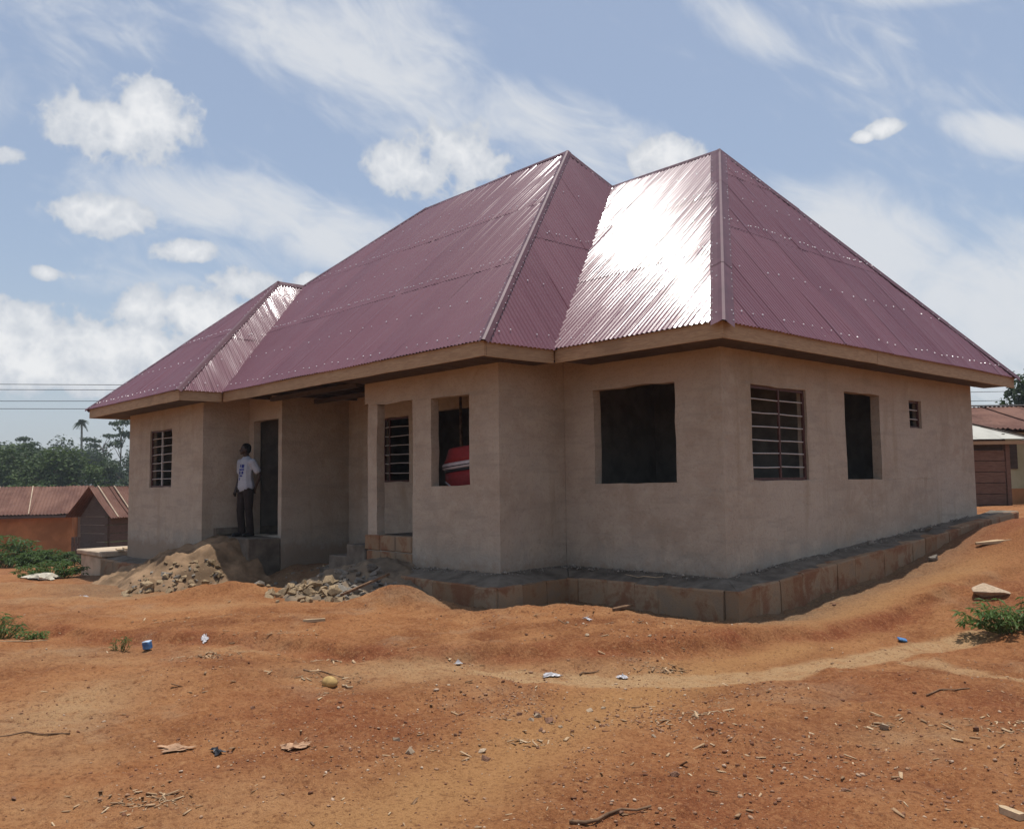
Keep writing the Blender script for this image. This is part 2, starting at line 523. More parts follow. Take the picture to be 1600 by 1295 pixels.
def mat_roof():
    mt, t, b = new_mat('maroon_sheet')
    p = world_pos(t)
    r = rnd(t)
    n = t.noise(p, 1.1, 5, 0.6, 0.3)
    f = t.noise(p, 9, 6, 0.7)
    c = t.mix(r, (0.143, 0.055, 0.069), (0.170, 0.069, 0.084))
    c = t.mix(t.math('MULTIPLY', t.ss(n, 0.4, 0.75), 0.35), c, (0.183, 0.093, 0.107))
    c = t.mix(t.math('MULTIPLY', t.ss(f, 0.55, 0.8), 0.30), c, (0.212, 0.135, 0.137))
    t.l(c, b.inputs['Base Color'])
    b.inputs['Metallic'].default_value = 0.0
    b.inputs['Specular IOR Level'].default_value = 0.34
    t.l(t.ss(f, 0.3, 0.8, 0.070, 0.105), b.inputs['Roughness'])
    b.inputs['Coat Weight'].default_value = 0.22
    b.inputs['Coat Roughness'].default_value = 0.22
    b.inputs['Coat IOR'].default_value = 1.45
    bump(t, b, t.math('ADD', t.noise(p, 3.0, 3, 0.5), t.math('MULTIPLY', f, 0.10)), 0.06, 0.03)


def mat_rust():
    mt, t, b = new_mat('rusty_sheet')
    p = world_pos(t)
    n = t.noise(p, 0.9, 6, 0.65, 0.4); f = t.noise(p, 8, 5, 0.7)
    c = t.mix(t.ss(n, 0.35, 0.65), (0.105, 0.046, 0.031), (0.205, 0.105, 0.072))
    c = t.mix(t.math('MULTIPLY', t.ss(f, 0.5, 0.75), 0.35), c, (0.33, 0.20, 0.15))
    c = t.mix(t.math('MULTIPLY', rnd(t), 0.35), c, (0.13, 0.05, 0.035))
    t.l(c, b.inputs['Base Color']); b.inputs['Roughness'].default_value = 0.75; b.inputs['Specular IOR Level'].default_value = 0.25


def mat_wood(name, a, bcol, scale=(1, 1, 1), rough=0.75):
    mt, t, b = new_mat(name)
    p = obj_coord(t)
    mp = t.n('ShaderNodeMapping'); mp.inputs['Scale'].default_value = scale; t.l(p, mp.inputs[0])
    n = t.noise(mp.outputs[0], 6, 6, 0.6, 0.8)
    big = t.noise(world_pos(t), 1.3, 3, 0.5)
    c = t.mix(t.ss(n, 0.3, 0.7), a, bcol)
    c = t.mix(t.math('MULTIPLY', t.ss(big, 0.52, 0.72), 0.45), c, tuple(q * 0.55 for q in a))
    c = t.mix(t.math('MULTIPLY', rnd(t), 0.3), c, tuple(q * 0.7 for q in bcol))
    t.l(c, b.inputs['Base Color']); b.inputs['Roughness'].default_value = rough; b.inputs['Specular IOR Level'].default_value = 0.25
    bump(t, b, n, 0.25, 0.01)


def mat_block():
    mt, t, b = new_mat('sandcrete_block')
    p = world_pos(t)
    r = rnd(t)
    n = t.noise(p, 3.0, 5, 0.65, 0.3); f = t.noise(p, 45, 4, 0.7)
    sep = t.n('ShaderNodeSeparateXYZ'); t.l(p, sep.inputs[0])
    c = t.mix(r, (0.28, 0.170, 0.095), (0.33, 0.228, 0.142))
    c = t.mix(t.math('MULTIPLY', t.ss(n, 0.46, 0.62), 0.75), c, (0.215, 0.085, 0.042))
    c = t.mix(t.math('MULTIPLY', t.ss(n, 0.5, 0.3), 0.4), c, (0.20, 0.17, 0.135))
    c = t.mix(t.math('MULTIPLY', t.ss(f, 0.45, 0.25), 0.4), c, (0.15, 0.095, 0.06))
    t.l(c, b.inputs['Base Color']); b.inputs['Roughness'].default_value = 0.95; b.inputs['Specular IOR Level'].default_value = 0.15
    bump(t, b, t.math('ADD', n, f), 0.6, 0.015)


def mat_leaf(name, dark, light, trans=0.35):
    mt, t, b = new_mat(name)
    out = [n for n in t.t.nodes if n.type == 'OUTPUT_MATERIAL'][0]
    p = world_pos(t)
    n = t.noise(p, 0.55, 3, 0.6)
    f = t.noise(p, 7, 3, 0.6)
    c = t.mix(t.ss(t.math('ADD', t.math('MULTIPLY', n, 0.6), t.math('MULTIPLY', f, 0.4)), 0.35, 0.65), dark, light)
    c = t.mix(t.math('MULTIPLY', rnd(t), 0.5), c, tuple(q * 0.55 for q in dark))
    t.l(c, b.inputs['Base Color']); b.inputs['Roughness'].default_value = 0.6; b.inputs['Specular IOR Level'].default_value = 0.25
    tr = t.n('ShaderNodeBsdfTranslucent'); t.l(t.mix(0.6, c, light), tr.inputs[0])
    mx = t.n('ShaderNodeMixShader'); mx.inputs[0].default_value = trans
    t.l(b.outputs[0], mx.inputs[1]); t.l(tr.outputs[0], mx.inputs[2]); t.l(mx.outputs[0], out.inputs[0])


def mat_stone(name, stops):
    """scattered pieces: every piece carries its own 'tint' value"""
    mt, t, b = new_mat(name)
    a = attr(t, 'tint').outputs['Fac']
    r = t.n('ShaderNodeValToRGB')
    els = r.color_ramp.elements
    while len(els) < len(stops): els.new(0.5)
    for e, (pos, c) in zip(els, stops):
        e.position = pos; e.color = c + (1,)
    t.l(a, r.inputs[0])
    n = t.noise(world_pos(t), 60, 4, 0.7)
    c = t.mix(t.math('MULTIPLY', t.ss(n, 0.3, 0.7), 0.35), r.outputs[0], (0.18, 0.09, 0.05))
    t.l(c, b.inputs['Base Color']); b.inputs['Roughness'].default_value = 0.9; b.inputs['Specular IOR Level'].default_value = 0.2


mat_soil(); mat_plaster(); mat_roof(); mat_rust(); mat_block()
mat_simple('cement_screed', (0.150, 0.125, 0.098), 0.95, 0.35, 3.5, 0.15, bmp=0.8, bscale=25)
mat_simple('spoil', (0.165, 0.130, 0.096), 0.95, 0.35, 2.5, 0.15, bmp=0.9, bscale=22, tint=(0.20, 0.145, 0.095))
mat_simple('ramp_earth', (0.215, 0.138, 0.080), 0.95, 0.5, 2.0, 0.15, bmp=0.9, bscale=20)
mat_simple('rough_block', (0.17, 0.155, 0.135), 0.95, 0.25, 3.0, 0.1, bmp=0.3)
mat_simple('rubble', (0.36, 0.26, 0.155), 0.95, 0.3, 9.0, 0.15, bmp=0.8, bscale=30, objvar=0.55)
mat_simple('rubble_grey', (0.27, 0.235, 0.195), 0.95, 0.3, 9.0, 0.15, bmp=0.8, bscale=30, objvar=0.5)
mat_simple('iron_red', (0.085, 0.036, 0.03), 0.6, 0.25, 20, 0.3)
mat_simple('bar_white', (0.46, 0.44, 0.42), 0.5, 0.12, 30, 0.4, bmp=0)
mat_simple('nail_metal', (0.78, 0.74, 0.74), 0.3, 0.1, 30, 0.6, metallic=0.25, bmp=0)
mat_simple('maroon_cap', (0.105, 0.047, 0.057), 0.5, 0.15, 3, 0.25, bmp=0.15, bscale=4)
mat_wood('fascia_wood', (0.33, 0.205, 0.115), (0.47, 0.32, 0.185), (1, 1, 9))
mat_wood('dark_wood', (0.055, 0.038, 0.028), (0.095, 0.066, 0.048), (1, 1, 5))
mat_wood('plank_wood', (0.42, 0.29, 0.165), (0.56, 0.41, 0.25), (1, 1, 1))
mat_wood('shed_wood', (0.145, 0.078, 0.052), (0.215, 0.122, 0.085), (1, 1, 6))
mat_wood('hut_wood', (0.085, 0.062, 0.05), (0.135, 0.100, 0.082), (1, 1, 6))
mat_simple('mud_wall', (0.42, 0.19, 0.08), 0.95, 0.3, 0.9, 0.1, bmp=0.4, bscale=8)
mat_simple('ochre_wall', (0.36, 0.32, 0.17), 0.95, 0.2, 0.8, 0.1, bmp=0.2, bscale=8, tint=(0.42, 0.38, 0.24))
mat_simple('pale_sheet', (0.40, 0.385, 0.335), 0.7, 0.12, 1.5, 0.3, bmp=0)
mat_simple('slab_concrete', (0.46, 0.36, 0.26), 0.95, 0.2, 2.5, 0.15, bmp=0.4, bscale=20)
mat_simple('plastic_white', (0.46, 0.44, 0.44), 0.35, 0.08, 12, 0.5, bmp=0.4, bscale=30)
mat_simple('sacking', (0.52, 0.47, 0.37), 0.8, 0.2, 12, 0.3, bmp=0.6, bscale=50)
mat_simple('plastic_black', (0.022, 0.022, 0.026), 0.45, 0.2, 12, 0.4, bmp=0.3)
mat_simple('carton_blue', (0.035, 0.115, 0.30), 0.55, 0.3, 14, 0.4, bmp=0.4, tint=(0.09, 0.24, 0.46))
mat_simple('carton_pale', (0.42, 0.52, 0.62), 0.55, 0.2, 14, 0.4, bmp=0.2)
mat_simple('leaf_dry', (0.40, 0.235, 0.135), 0.8, 0.3, 12, 0.3, bmp=0.4)
mat_simple('stick', (0.20, 0.118, 0.068), 0.9, 0.4, 14, 0.2, bmp=0.6, objvar=0.4)
mat_simple('stick_pale', (0.50, 0.365, 0.225), 0.85, 0.25, 14, 0.2, bmp=0.4, objvar=0.3)
mat_simple('stone_red', (0.215, 0.095, 0.055), 0.92, 0.35, 14, 0.2, bmp=0.7, objvar=0.5, tint=(0.30, 0.17, 0.11))
mat_simple('stone_pale', (0.46, 0.34, 0.23), 0.92, 0.25, 14, 0.2, bmp=0.6, objvar=0.4)
mat_simple('gourd', (0.42, 0.27, 0.10), 0.8, 0.25, 14, 0.3, bmp=0.4)
mat_simple('bark', (0.13, 0.095, 0.065), 0.95, 0.3, 4, 0.1, bmp=0.4)
mat_simple('bark_pale', (0.30, 0.26, 0.21), 0.95, 0.25, 4, 0.1, bmp=0.3)
mat_simple('plant_stem', (0.13, 0.15, 0.05), 0.8, 0.2, 10, 0.2, bmp=0)
mat_leaf('leaf_far', (0.020, 0.040, 0.013), (0.058, 0.092, 0.022), 0.22)
mat_leaf('leaf_mid', (0.040, 0.072, 0.018), (0.095, 0.135, 0.034), 0.28)
mat_leaf('leaf_near', (0.045, 0.088, 0.020), (0.115, 0.185, 0.045), 0.35)
mat_simple('skin', (0.036, 0.021, 0.015), 0.5, 0.12, 20, 0.35, bmp=0)
mat_simple('hair', (0.008, 0.007, 0.007), 0.9, 0.1, 60, 0.1, bmp=0.5)
mat_simple('trousers', (0.030, 0.022, 0.020), 0.9, 0.25, 14, 0.15, bmp=0.3)
mat_simple('shoe', (0.012, 0.011, 0.012), 0.5, 0.1, 14, 0.3, bmp=0)
mat_simple('bag_red', (0.34, 0.035, 0.035), 0.55, 0.2, 7, 0.3, bmp=0.2)
mat_simple('bag_white', (0.74, 0.66, 0.66), 0.5, 0.1, 14, 0.3, bmp=0)
mat_simple('wire', (0.02, 0.02, 0.022), 0.6, 0.1, 5, 0.3, bmp=0)
mat_stone('grit', [(0.0, (0.12, 0.050, 0.028)), (0.35, (0.22, 0.10, 0.055)), (0.7, (0.36, 0.21, 0.125)), (1.0, (0.60, 0.47, 0.34))])
mat_stone('chip', [(0.0, (0.20, 0.115, 0.06)), (0.5, (0.42, 0.275, 0.155)), (1.0, (0.60, 0.45, 0.28))])


def mat_shirt():
    mt, t, b = new_mat('white_shirt')
    p = obj_coord(t)
    n = t.noise(p, 5, 4, 0.6)
    c = t.mix(t.ss(n, 0.3, 0.7), (0.30, 0.32, 0.37), (0.40, 0.42, 0.46))
    t.l(c, b.inputs['Base Color']); b.inputs['Roughness'].default_value = 0.9
    bump(t, b, t.noise(p, 9, 4, 0.6, 0.5), 0.5, 0.03)


mat_shirt()
mat_simple('shirt_print', (0.03, 0.045, 0.21), 0.8, 0.3, 20, 0.2, bmp=0)


# ------------------------------------------------------------------ ground sheet
def graded(lo, hi, step, out_lo, out_hi, grow=1.16):
    a = list(np.arange(lo, hi + 1e-6, step))
    s = step; q = hi
    while q < out_hi:
        s = min(s * grow, 40); q += s; a.append(q)
    s = step; q = lo; pre = []
    while q > out_lo:
        s = min(s * grow, 40); q -= s; pre.append(q)
    return np.array(pre[::-1] + a)


def build_ground():
    gx = graded(-4.5, 5.2, 0.034, -1500, 1500, 1.022)
    gy = graded(-7.9, 1.2, 0.034, -1500, 1500, 1.028)
    X, Y = np.meshgrid(gx, gy, indexing='xy')
    Z = ground_h(X, Y)
    ny, nx = X.shape
    V = np.column_stack([X.ravel(), Y.ravel(), Z.ravel()])
    idx = np.arange(nx * ny).reshape(ny, nx)
    F = np.column_stack([idx[:-1, :-1].ravel(), idx[:-1, 1:].ravel(), idx[1:, 1:].ravel(), idx[1:, :-1].ravel()])
    me = bpy.data.meshes.new('ground')
    me.vertices.add(len(V)); me.vertices.foreach_set('co', V.ravel())
    me.loops.add(F.size); me.loops.foreach_set('vertex_index', F.ravel().astype(np.int32))
    me.polygons.add(len(F)); me.polygons.foreach_set('loop_start', np.arange(0, F.size, 4, dtype=np.int32))
    me.polygons.foreach_set('use_smooth', np.ones(len(F), bool))
    me.update(calc_edges=True)
    x, y = V[:, 0], V[:, 1]
    wob = 0.25 * fbm(x * 1.5, y * 1.5, 3)
    dp, _ = poly_dist(x, y, PATH)
    ds, ss_ = poly_dist(x, y, SCARP)
    path = np.exp(-((dp + wob) / 0.42) ** 2)
    path = np.maximum(path, 0.55 * np.exp(-((x - 1.0) / 0.5) ** 2 - ((y - 0.6) / 1.4) ** 2))
    pale = 0 * x
    for (px, py, rx, ry, a) in [(-0.1, -4.35, 1.0, 0.45, .8), (0.8, -3.4, 0.9, 0.35, .55), (-0.95, -6.9, 0.45, 0.9, .85), (0.2, -7.3, .4, .4, .35), (-2.6, -6.2, .8, .3, .4), (1.1, -7.5, .4, .25, .35), (-8.6, -4.7, 1.5, 0.7, .75), (-5.2, -4.0, 1.2, .4, .45), (-2.2, -5.15, 0.5, 0.3, .6),
                               (-3.3, -6.5, 1.3, .5, .35), (1.6, -6.9, .7, .4, .3), (-12, -5.2, 3, .8, .5), (3.6, -3.2, .5, .3, .35), (3.6, 1.6, .6, 1.0, .3)]:
        u = (x - px) * 0.67 + (y - py) * 0.74; v = -(x - px) * 0.74 + (y - py) * 0.67
        pale = np.maximum(pale, a * np.exp(-((u + wob) / rx) ** 2 - ((v + wob * .6) / ry) ** 2))
    dr, _ = poly_dist(x, y, RILL); d2, _ = poly_dist(x, y, RILL2)
    pale = np.maximum(pale, sstep(0.26, 0.15, dr + 0.25 * wob))
    pale = np.maximum(pale, 0.8 * sstep(0.2, 0.08, d2 + 0.3 * wob))
    # darker grey-brown ground close to the plinth and in the porch
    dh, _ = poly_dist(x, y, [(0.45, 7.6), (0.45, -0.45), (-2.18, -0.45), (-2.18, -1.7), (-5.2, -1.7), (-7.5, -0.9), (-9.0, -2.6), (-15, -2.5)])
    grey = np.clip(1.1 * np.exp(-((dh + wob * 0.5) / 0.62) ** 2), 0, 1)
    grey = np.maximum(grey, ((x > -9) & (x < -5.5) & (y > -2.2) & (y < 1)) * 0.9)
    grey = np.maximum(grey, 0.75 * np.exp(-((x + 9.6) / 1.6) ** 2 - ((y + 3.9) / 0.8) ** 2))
    red = np.exp(-((ds * ss_ + 0.02 + 0.9 * wob) / 0.21) ** 2) * (x > -5.5) * (y < 1.5) * np.clip(0.75 + 1.6 * fbm(x * 2.4 + 7, y * 2.4, 3), 0.15, 1)
    for (px, py, rx, ry, a) in [(0.6, -5.6, 1.0, .7, .6), (1.2, -7.0, .5, .5, .5), (3.6, -5.2, .7, .8, .6), (3.6, -2.3, 1.6, .5, .6), (1.6, 6.2, 1.2, 2.0, .9), (2.6, 1.9, .9, .9, .6), (3.4, -4.2, .9, 1.0, .45), (-2.4, -5.6, .8, .4, .5), (-12.5, -4.9, 1.2, .5, .6), (2.6, -0.2, .5, .4, .4)]:
        red = np.maximum(red, a * np.exp(-((x - px + wob) / rx) ** 2 - ((y - py + wob) / ry) ** 2))
    red = np.clip(red - pale, 0, 1)
    green = sstep(-36, -48, x) + sstep(30, 45, np.hypot(x + 2, y) ) * (y > 12)
    green = np.clip(np.maximum(green, sstep(50, 70, np.hypot(x, y))), 0, 1)
    for nm, a in (('path', path), ('pale', pale), ('grey', grey), ('red', red), ('green', green)):
        at = me.attributes.new(nm, 'FLOAT', 'POINT')
        at.data.foreach_set('value', np.clip(a, 0, 1).astype(np.float32))
    me.materials.append(MATS['red_soil'])
    o = link(bpy.data.objects.new('ground', me))
    tag(o, 'bare reddish-orange dirt ground with a worn yellow footpath', 'ground', kind='structure')


build_ground()


# ------------------------------------------------------------------ the bungalow
HX, HY = -7.0, 3.0
house = empty('bungalow', (0, 0, 0))
tag(house, 'long unfinished cement-plastered bungalow under a shiny maroon corrugated metal hip roof', 'house')
FLOOR_Z = 0.385
EAVE_Z = 2.943
WALL_TOP = 3.42


def wall(name, axis, plane, s0, s1, inward, th, z0, z1, openings, mat, parent, rough=0.011):
    """wall with its outer face on `plane`; `openings` = (s0, s1, z0, z1) cut clean through; reveal faces included.
    The edges of openings wander a little, as hand-plastered ones do."""
    S = sorted({s0, s1} | {o[i] for o in openings for i in (0, 1) if s0 < o[i] < s1})
    Z = sorted({z0, z1} | {o[i] for o in openings for i in (2, 3) if z0 < o[i] < z1})

    def refine(a, step=0.22):
        r = []
        for p, q in zip(a[:-1], a[1:]):
            k = max(1, int((q - p) / step))
            r += [p + (q - p) * i / k for i in range(k)]
        return r + [a[-1]]
    S, Z = refine(S), refine(Z)
    solid = [[not any(o[0] - 1e-6 <= (S[i] + S[i + 1]) / 2 <= o[1] + 1e-6 and o[2] - 1e-6 <= (Z[j] + Z[j + 1]) / 2 <= o[3] + 1e-6 for o in openings)
              for j in range(len(Z) - 1)] for i in range(len(S) - 1)]
    rg = random.Random(hash((round(plane, 2), round(s0, 2))) & 0xffff)
    jit = {}
    V, F, idx = [], [], {}
    opset = lambda s, z: any(abs(s - o[k]) < 1e-6 and o[2] - 1e-6 <= z <= o[3] + 1e-6 or abs(z - o[k + 2]) < 1e-6 and o[0] - 1e-6 <= s <= o[1] + 1e-6 for o in openings for k in (0, 1))

    def vert(i, j, side):
        key = (i, j, side)
        if key not in idx:
            if (i, j) not in jit:
                on = opset(S[i], Z[j]) and s0 < S[i] < s1
                jit[(i, j)] = (rg.uniform(-1, 1) * rough * on, rg.uniform(-1, 1) * rough * on, rg.uniform(-1, 1) * 0.004 * (s0 < S[i] < s1))
            a, b, c = jit[(i, j)]
            d = plane + (inward * th if side else c)
            s, z = S[i] + a, Z[j] + b
            V.append((s, d, z) if axis == 'x' else (d, s, z))
            idx[key] = len(V) - 1
        return idx[key]
    ni, nj = len(S) - 1, len(Z) - 1
    get = lambda i, j: 0 <= i < ni and 0 <= j < nj and solid[i][j]
    for i in range(ni):
        for j in range(nj):
            if not solid[i][j]: continue
            for sd in (0, 1):
                q = [vert(i, j, sd), vert(i + 1, j, sd), vert(i + 1, j + 1, sd), vert(i, j + 1, sd)]
                F.append(q if sd == 0 else q[::-1])
            for (di, dj, a, b) in ((-1, 0, (i, j), (i, j + 1)), (1, 0, (i + 1, j + 1), (i + 1, j)), (0, -1, (i + 1, j), (i, j)), (0, 1, (i, j + 1), (i + 1, j + 1))):
                if not get(i + di, j + dj):
                    F.append([vert(*a, 0), vert(*b, 0), vert(*b, 1), vert(*a, 1)])
    bm = bmesh.new()
    vs = [bm.verts.new(p) for p in V]
    for q in F:
        try: bm.faces.new([vs[k] for k in q])
        except ValueError: pass
    bmesh.ops.recalc_face_normals(bm, faces=list(bm.faces))
    return bm_obj(name, bm, mat, parent)


TH = 0.14
ZB = -0.75
P = 'cement_plaster'
wall('wall', 'x', 0.0, -2.63 + 0.002, -0.002, +1, TH, -0.45, WALL_TOP, [(-2.07, -0.69, 1.14, 2.415)], P, house)                              # wing, front
wall('wall', 'y', 0.0, 0.0, 7.60, -1, TH, -0.45, WALL_TOP, [(0.62, 1.95, 1.155, 2.35), (3.0, 4.07, 1.15, 2.41), (5.08, 5.53, 1.95, 2.39)], P, house)   # wing, side
wall('wall', 'y', -2.63, -1.23, -0.002, -1, TH, -0.45, WALL_TOP, [], P, house)                                                             # bay, side
wall('wall', 'x', -1.23, -5.88, -2.632, +1, TH, -0.45, WALL_TOP, [(-4.12, -3.24, 1.14, 2.40), (-5.53, -4.58, FLOOR_Z, 2.41), (-5.88, -5.79, -0.46, 2.44)], P, house)   # bay, front
wall('wall', 'x', -1.136, -10.218, -8.85, +1, TH, -0.6, WALL_TOP, [(-10.0, -8.98, 0.245, 2.42)], P, house)                                      # side door
wall('wall', 'y', -8.85, -1.134, 0.29, -1, TH, -0.6, WALL_TOP, [], P, house)                                                             # porch, side
wall('wall', 'x', 0.29, -8.848, -2.64, +1, TH, -0.6, WALL_TOP, [(-7.67, -6.82, 1.205, 2.385), (-6.15, -4.75, FLOOR_Z, 2.42)], P, house)           # porch, back
wall('wall', 'y', -10.22, -2.058, -1.138, -1, TH, ZB, WALL_TOP, [], P, house)                                                             # left block, side
wall('wall', 'x', -2.06, -14.25, -10.22, +1, TH, -1.1, WALL_TOP, [(-12.98, -11.76, 1.165, 2.355)], P, house)                                   # left block, front
wall('wall', 'y', -14.25, -2.058, 7.60, +1, TH, -1.3, WALL_TOP, [], P, house)
wall('wall', 'x', 7.60, -14.248, -0.002, -1, TH, -1.3, WALL_TOP, [], P, house)
# inside: bare block partitions and floors
R_ = 'rough_block'
for nm, a in (('partition', ('y', -3.15, 0.52, 7.36, -1, 0.15)), ('partition', ('x', 2.45, -2.98, -0.24, 1, 0.15)), ('partition', ('x', 4.6, -2.98, -0.24, 1, 0.15)),
              ('partition', ('x', 3.1, -10.1, -3.32, 1, 0.15)), ('partition', ('y', -10.3, -0.9, 7.36, 1, 0.15)), ('partition', ('x', 1.6, -14.02, -10.32, 1, 0.15))):
    wall(nm, a[0], a[1], a[2], a[3], a[4], a[5], FLOOR_Z - 0.3, WALL_TOP - 0.03, [], R_, house)
box('floor_slab', -3.0, -0.222, 0.202, 7.37, FLOOR_Z - 0.12, FLOOR_Z, 'cement_screed', house)
box('floor_slab', -10.1, -3.0, 0.52, 7.37, FLOOR_Z - 0.12, FLOOR_Z - 0.002, 'cement_screed', house)
box('floor_slab', -14.02, -10.1, -1.83, 7.37, FLOOR_Z - 0.12, FLOOR_Z - 0.004, 'cement_screed', house)
box('floor_slab', -10.1, -9.08, -1.13, 0.515, FLOOR_Z - 0.3, 0.243, 'cement_screed', house)
box('veranda_floor', -5.78, -2.86, -1.0, 0.285, -0.4, FLOOR_Z - 0.003, 'cement_screed', house)
# threshold of bare blocks below the porch opening, steps beside it, landing before the side door
for i in range(3):
    xa = -5.84 + i * 0.42
    box('threshold_block', xa, xa + 0.405, -1.258, -1.10, 0.16, FLOOR_Z + 0.004, 'sandcrete_block', house, 0.012, 0.004)
    xa = -5.80 + i * 0.405
    box('threshold_block', xa, min(xa + 0.395, -4.59), -1.252, -1.10, -0.20, 0.145, 'sandcrete_block', house, 0.012, 0.004)
for (xa, xb, z) in ((-6.37, -5.85, 0.215), (-6.93, -6.375, 0.02), (-7.25, -6.935, -0.20)):
    box('step', xa, xb, -1.26, -0.15, -0.6, z, 'cement_screed', house, 0.015, 0.01)
box('landing', -10.215, -8.865, -1.78, -1.14, -0.7, 0.225, 'cement_screed', house, 0.02, 0.012)


# ---- windows: dark red iron frames, white rods
def grille(axis, plane, s0, s1, z0, z1, n_bars, mull, inset, label=None, mull_mat='iron_red'):
    """iron frame, upright(s) and white rods set `inset` behind the wall face"""
    d = plane + inset
    P3 = (lambda s, z, o=0.0: (s, d + o, z)) if axis == 'x' else (lambda s, z, o=0.0: (d + o, s, z))
    w_ = 0.035
    parts = [bar_data(P3(s0 + w_ / 2, z0), P3(s0 + w_ / 2, z1), w_, 0.03, up=(0, 0, 1)),
             bar_data(P3(s1 - w_ / 2, z0), P3(s1 - w_ / 2, z1), w_, 0.03),
             bar_data(P3(s0 + w_, z0 + w_ / 2), P3(s1 - w_, z0 + w_ / 2), 0.03, w_),
             bar_data(P3(s0 + w_, z1 - w_ / 2), P3(s1 - w_, z1 - w_ / 2), 0.03, w_)]
    V, F = join_data(parts)
    win = mesh_obj('window_grille', V, F, 'iron_red', house)
    if label: win['label'] = label
    edges = [s0 + w_] + [s0 + (s1 - s0) * q for q in mull] + [s1 - w_]
    for q in mull:
        s = s0 + (s1 - s0) * q
        v, f = bar_data(P3(s, z0 + w_), P3(s, z1 - w_), 0.032, 0.026)
        mesh_obj('mullion', v, f, mull_mat, win)
    for k in range(n_bars):
        z = z0 + (z1 - z0) * (k + 1) / (n_bars + 1)
        for a, b in zip(edges[:-1], edges[1:]):
            za, zb = z + random.uniform(-.008, .008), z + random.uniform(-.008, .008)
            mid = ((a + b) / 2, (za + zb) / 2 + random.uniform(-.006, .006))
            v, f = tube_data([P3(a, za, 0), P3(mid[0], mid[1], -0.004), P3(b, zb, 0)], [0.0085] * 3, 6)
            mesh_obj('rod', v, f, 'bar_white', win)
    return win


grille('y', 0.0, 0.62, 1.95, 1.155, 2.35, 6, (0.53,), -0.05)
grille('y', 0.0, 5.08, 5.53, 1.95, 2.39, 2, (), -0.06)
grille('x', -2.06, -12.98, -11.76, 1.165, 2.355, 6, (0.48,), 0.05, mull_mat='bar_white')
grille('x', 0.29, -7.67, -6.82, 1.205, 2.385, 6, (0.22,), 0.05)


# ---- roof
PITCH = 0.076
AMP = 0.0088
roof = empty('roof', (0, 0, 0), house)


def clip_range(poly, u):
    """w-range of a convex polygon (u, w) at u"""
    lo, hi = 1e9, -1e9
    n = len(poly)
    for k in range(n):
        (u0, w0), (u1, w1) = poly[k], poly[(k + 1) % n]
        if abs(u1 - u0) < 1e-9:
            if abs(u - u0) < 1e-6: lo = min(lo, w0, w1); hi = max(hi, w0, w1)
            continue
        t = (u - u0) / (u1 - u0)
        if -1e-6 <= t <= 1 + 1e-6:
            w = w0 + t * (w1 - w0); lo = min(lo, w); hi = max(hi, w)
    return (lo, hi) if hi > lo + 1e-4 else None


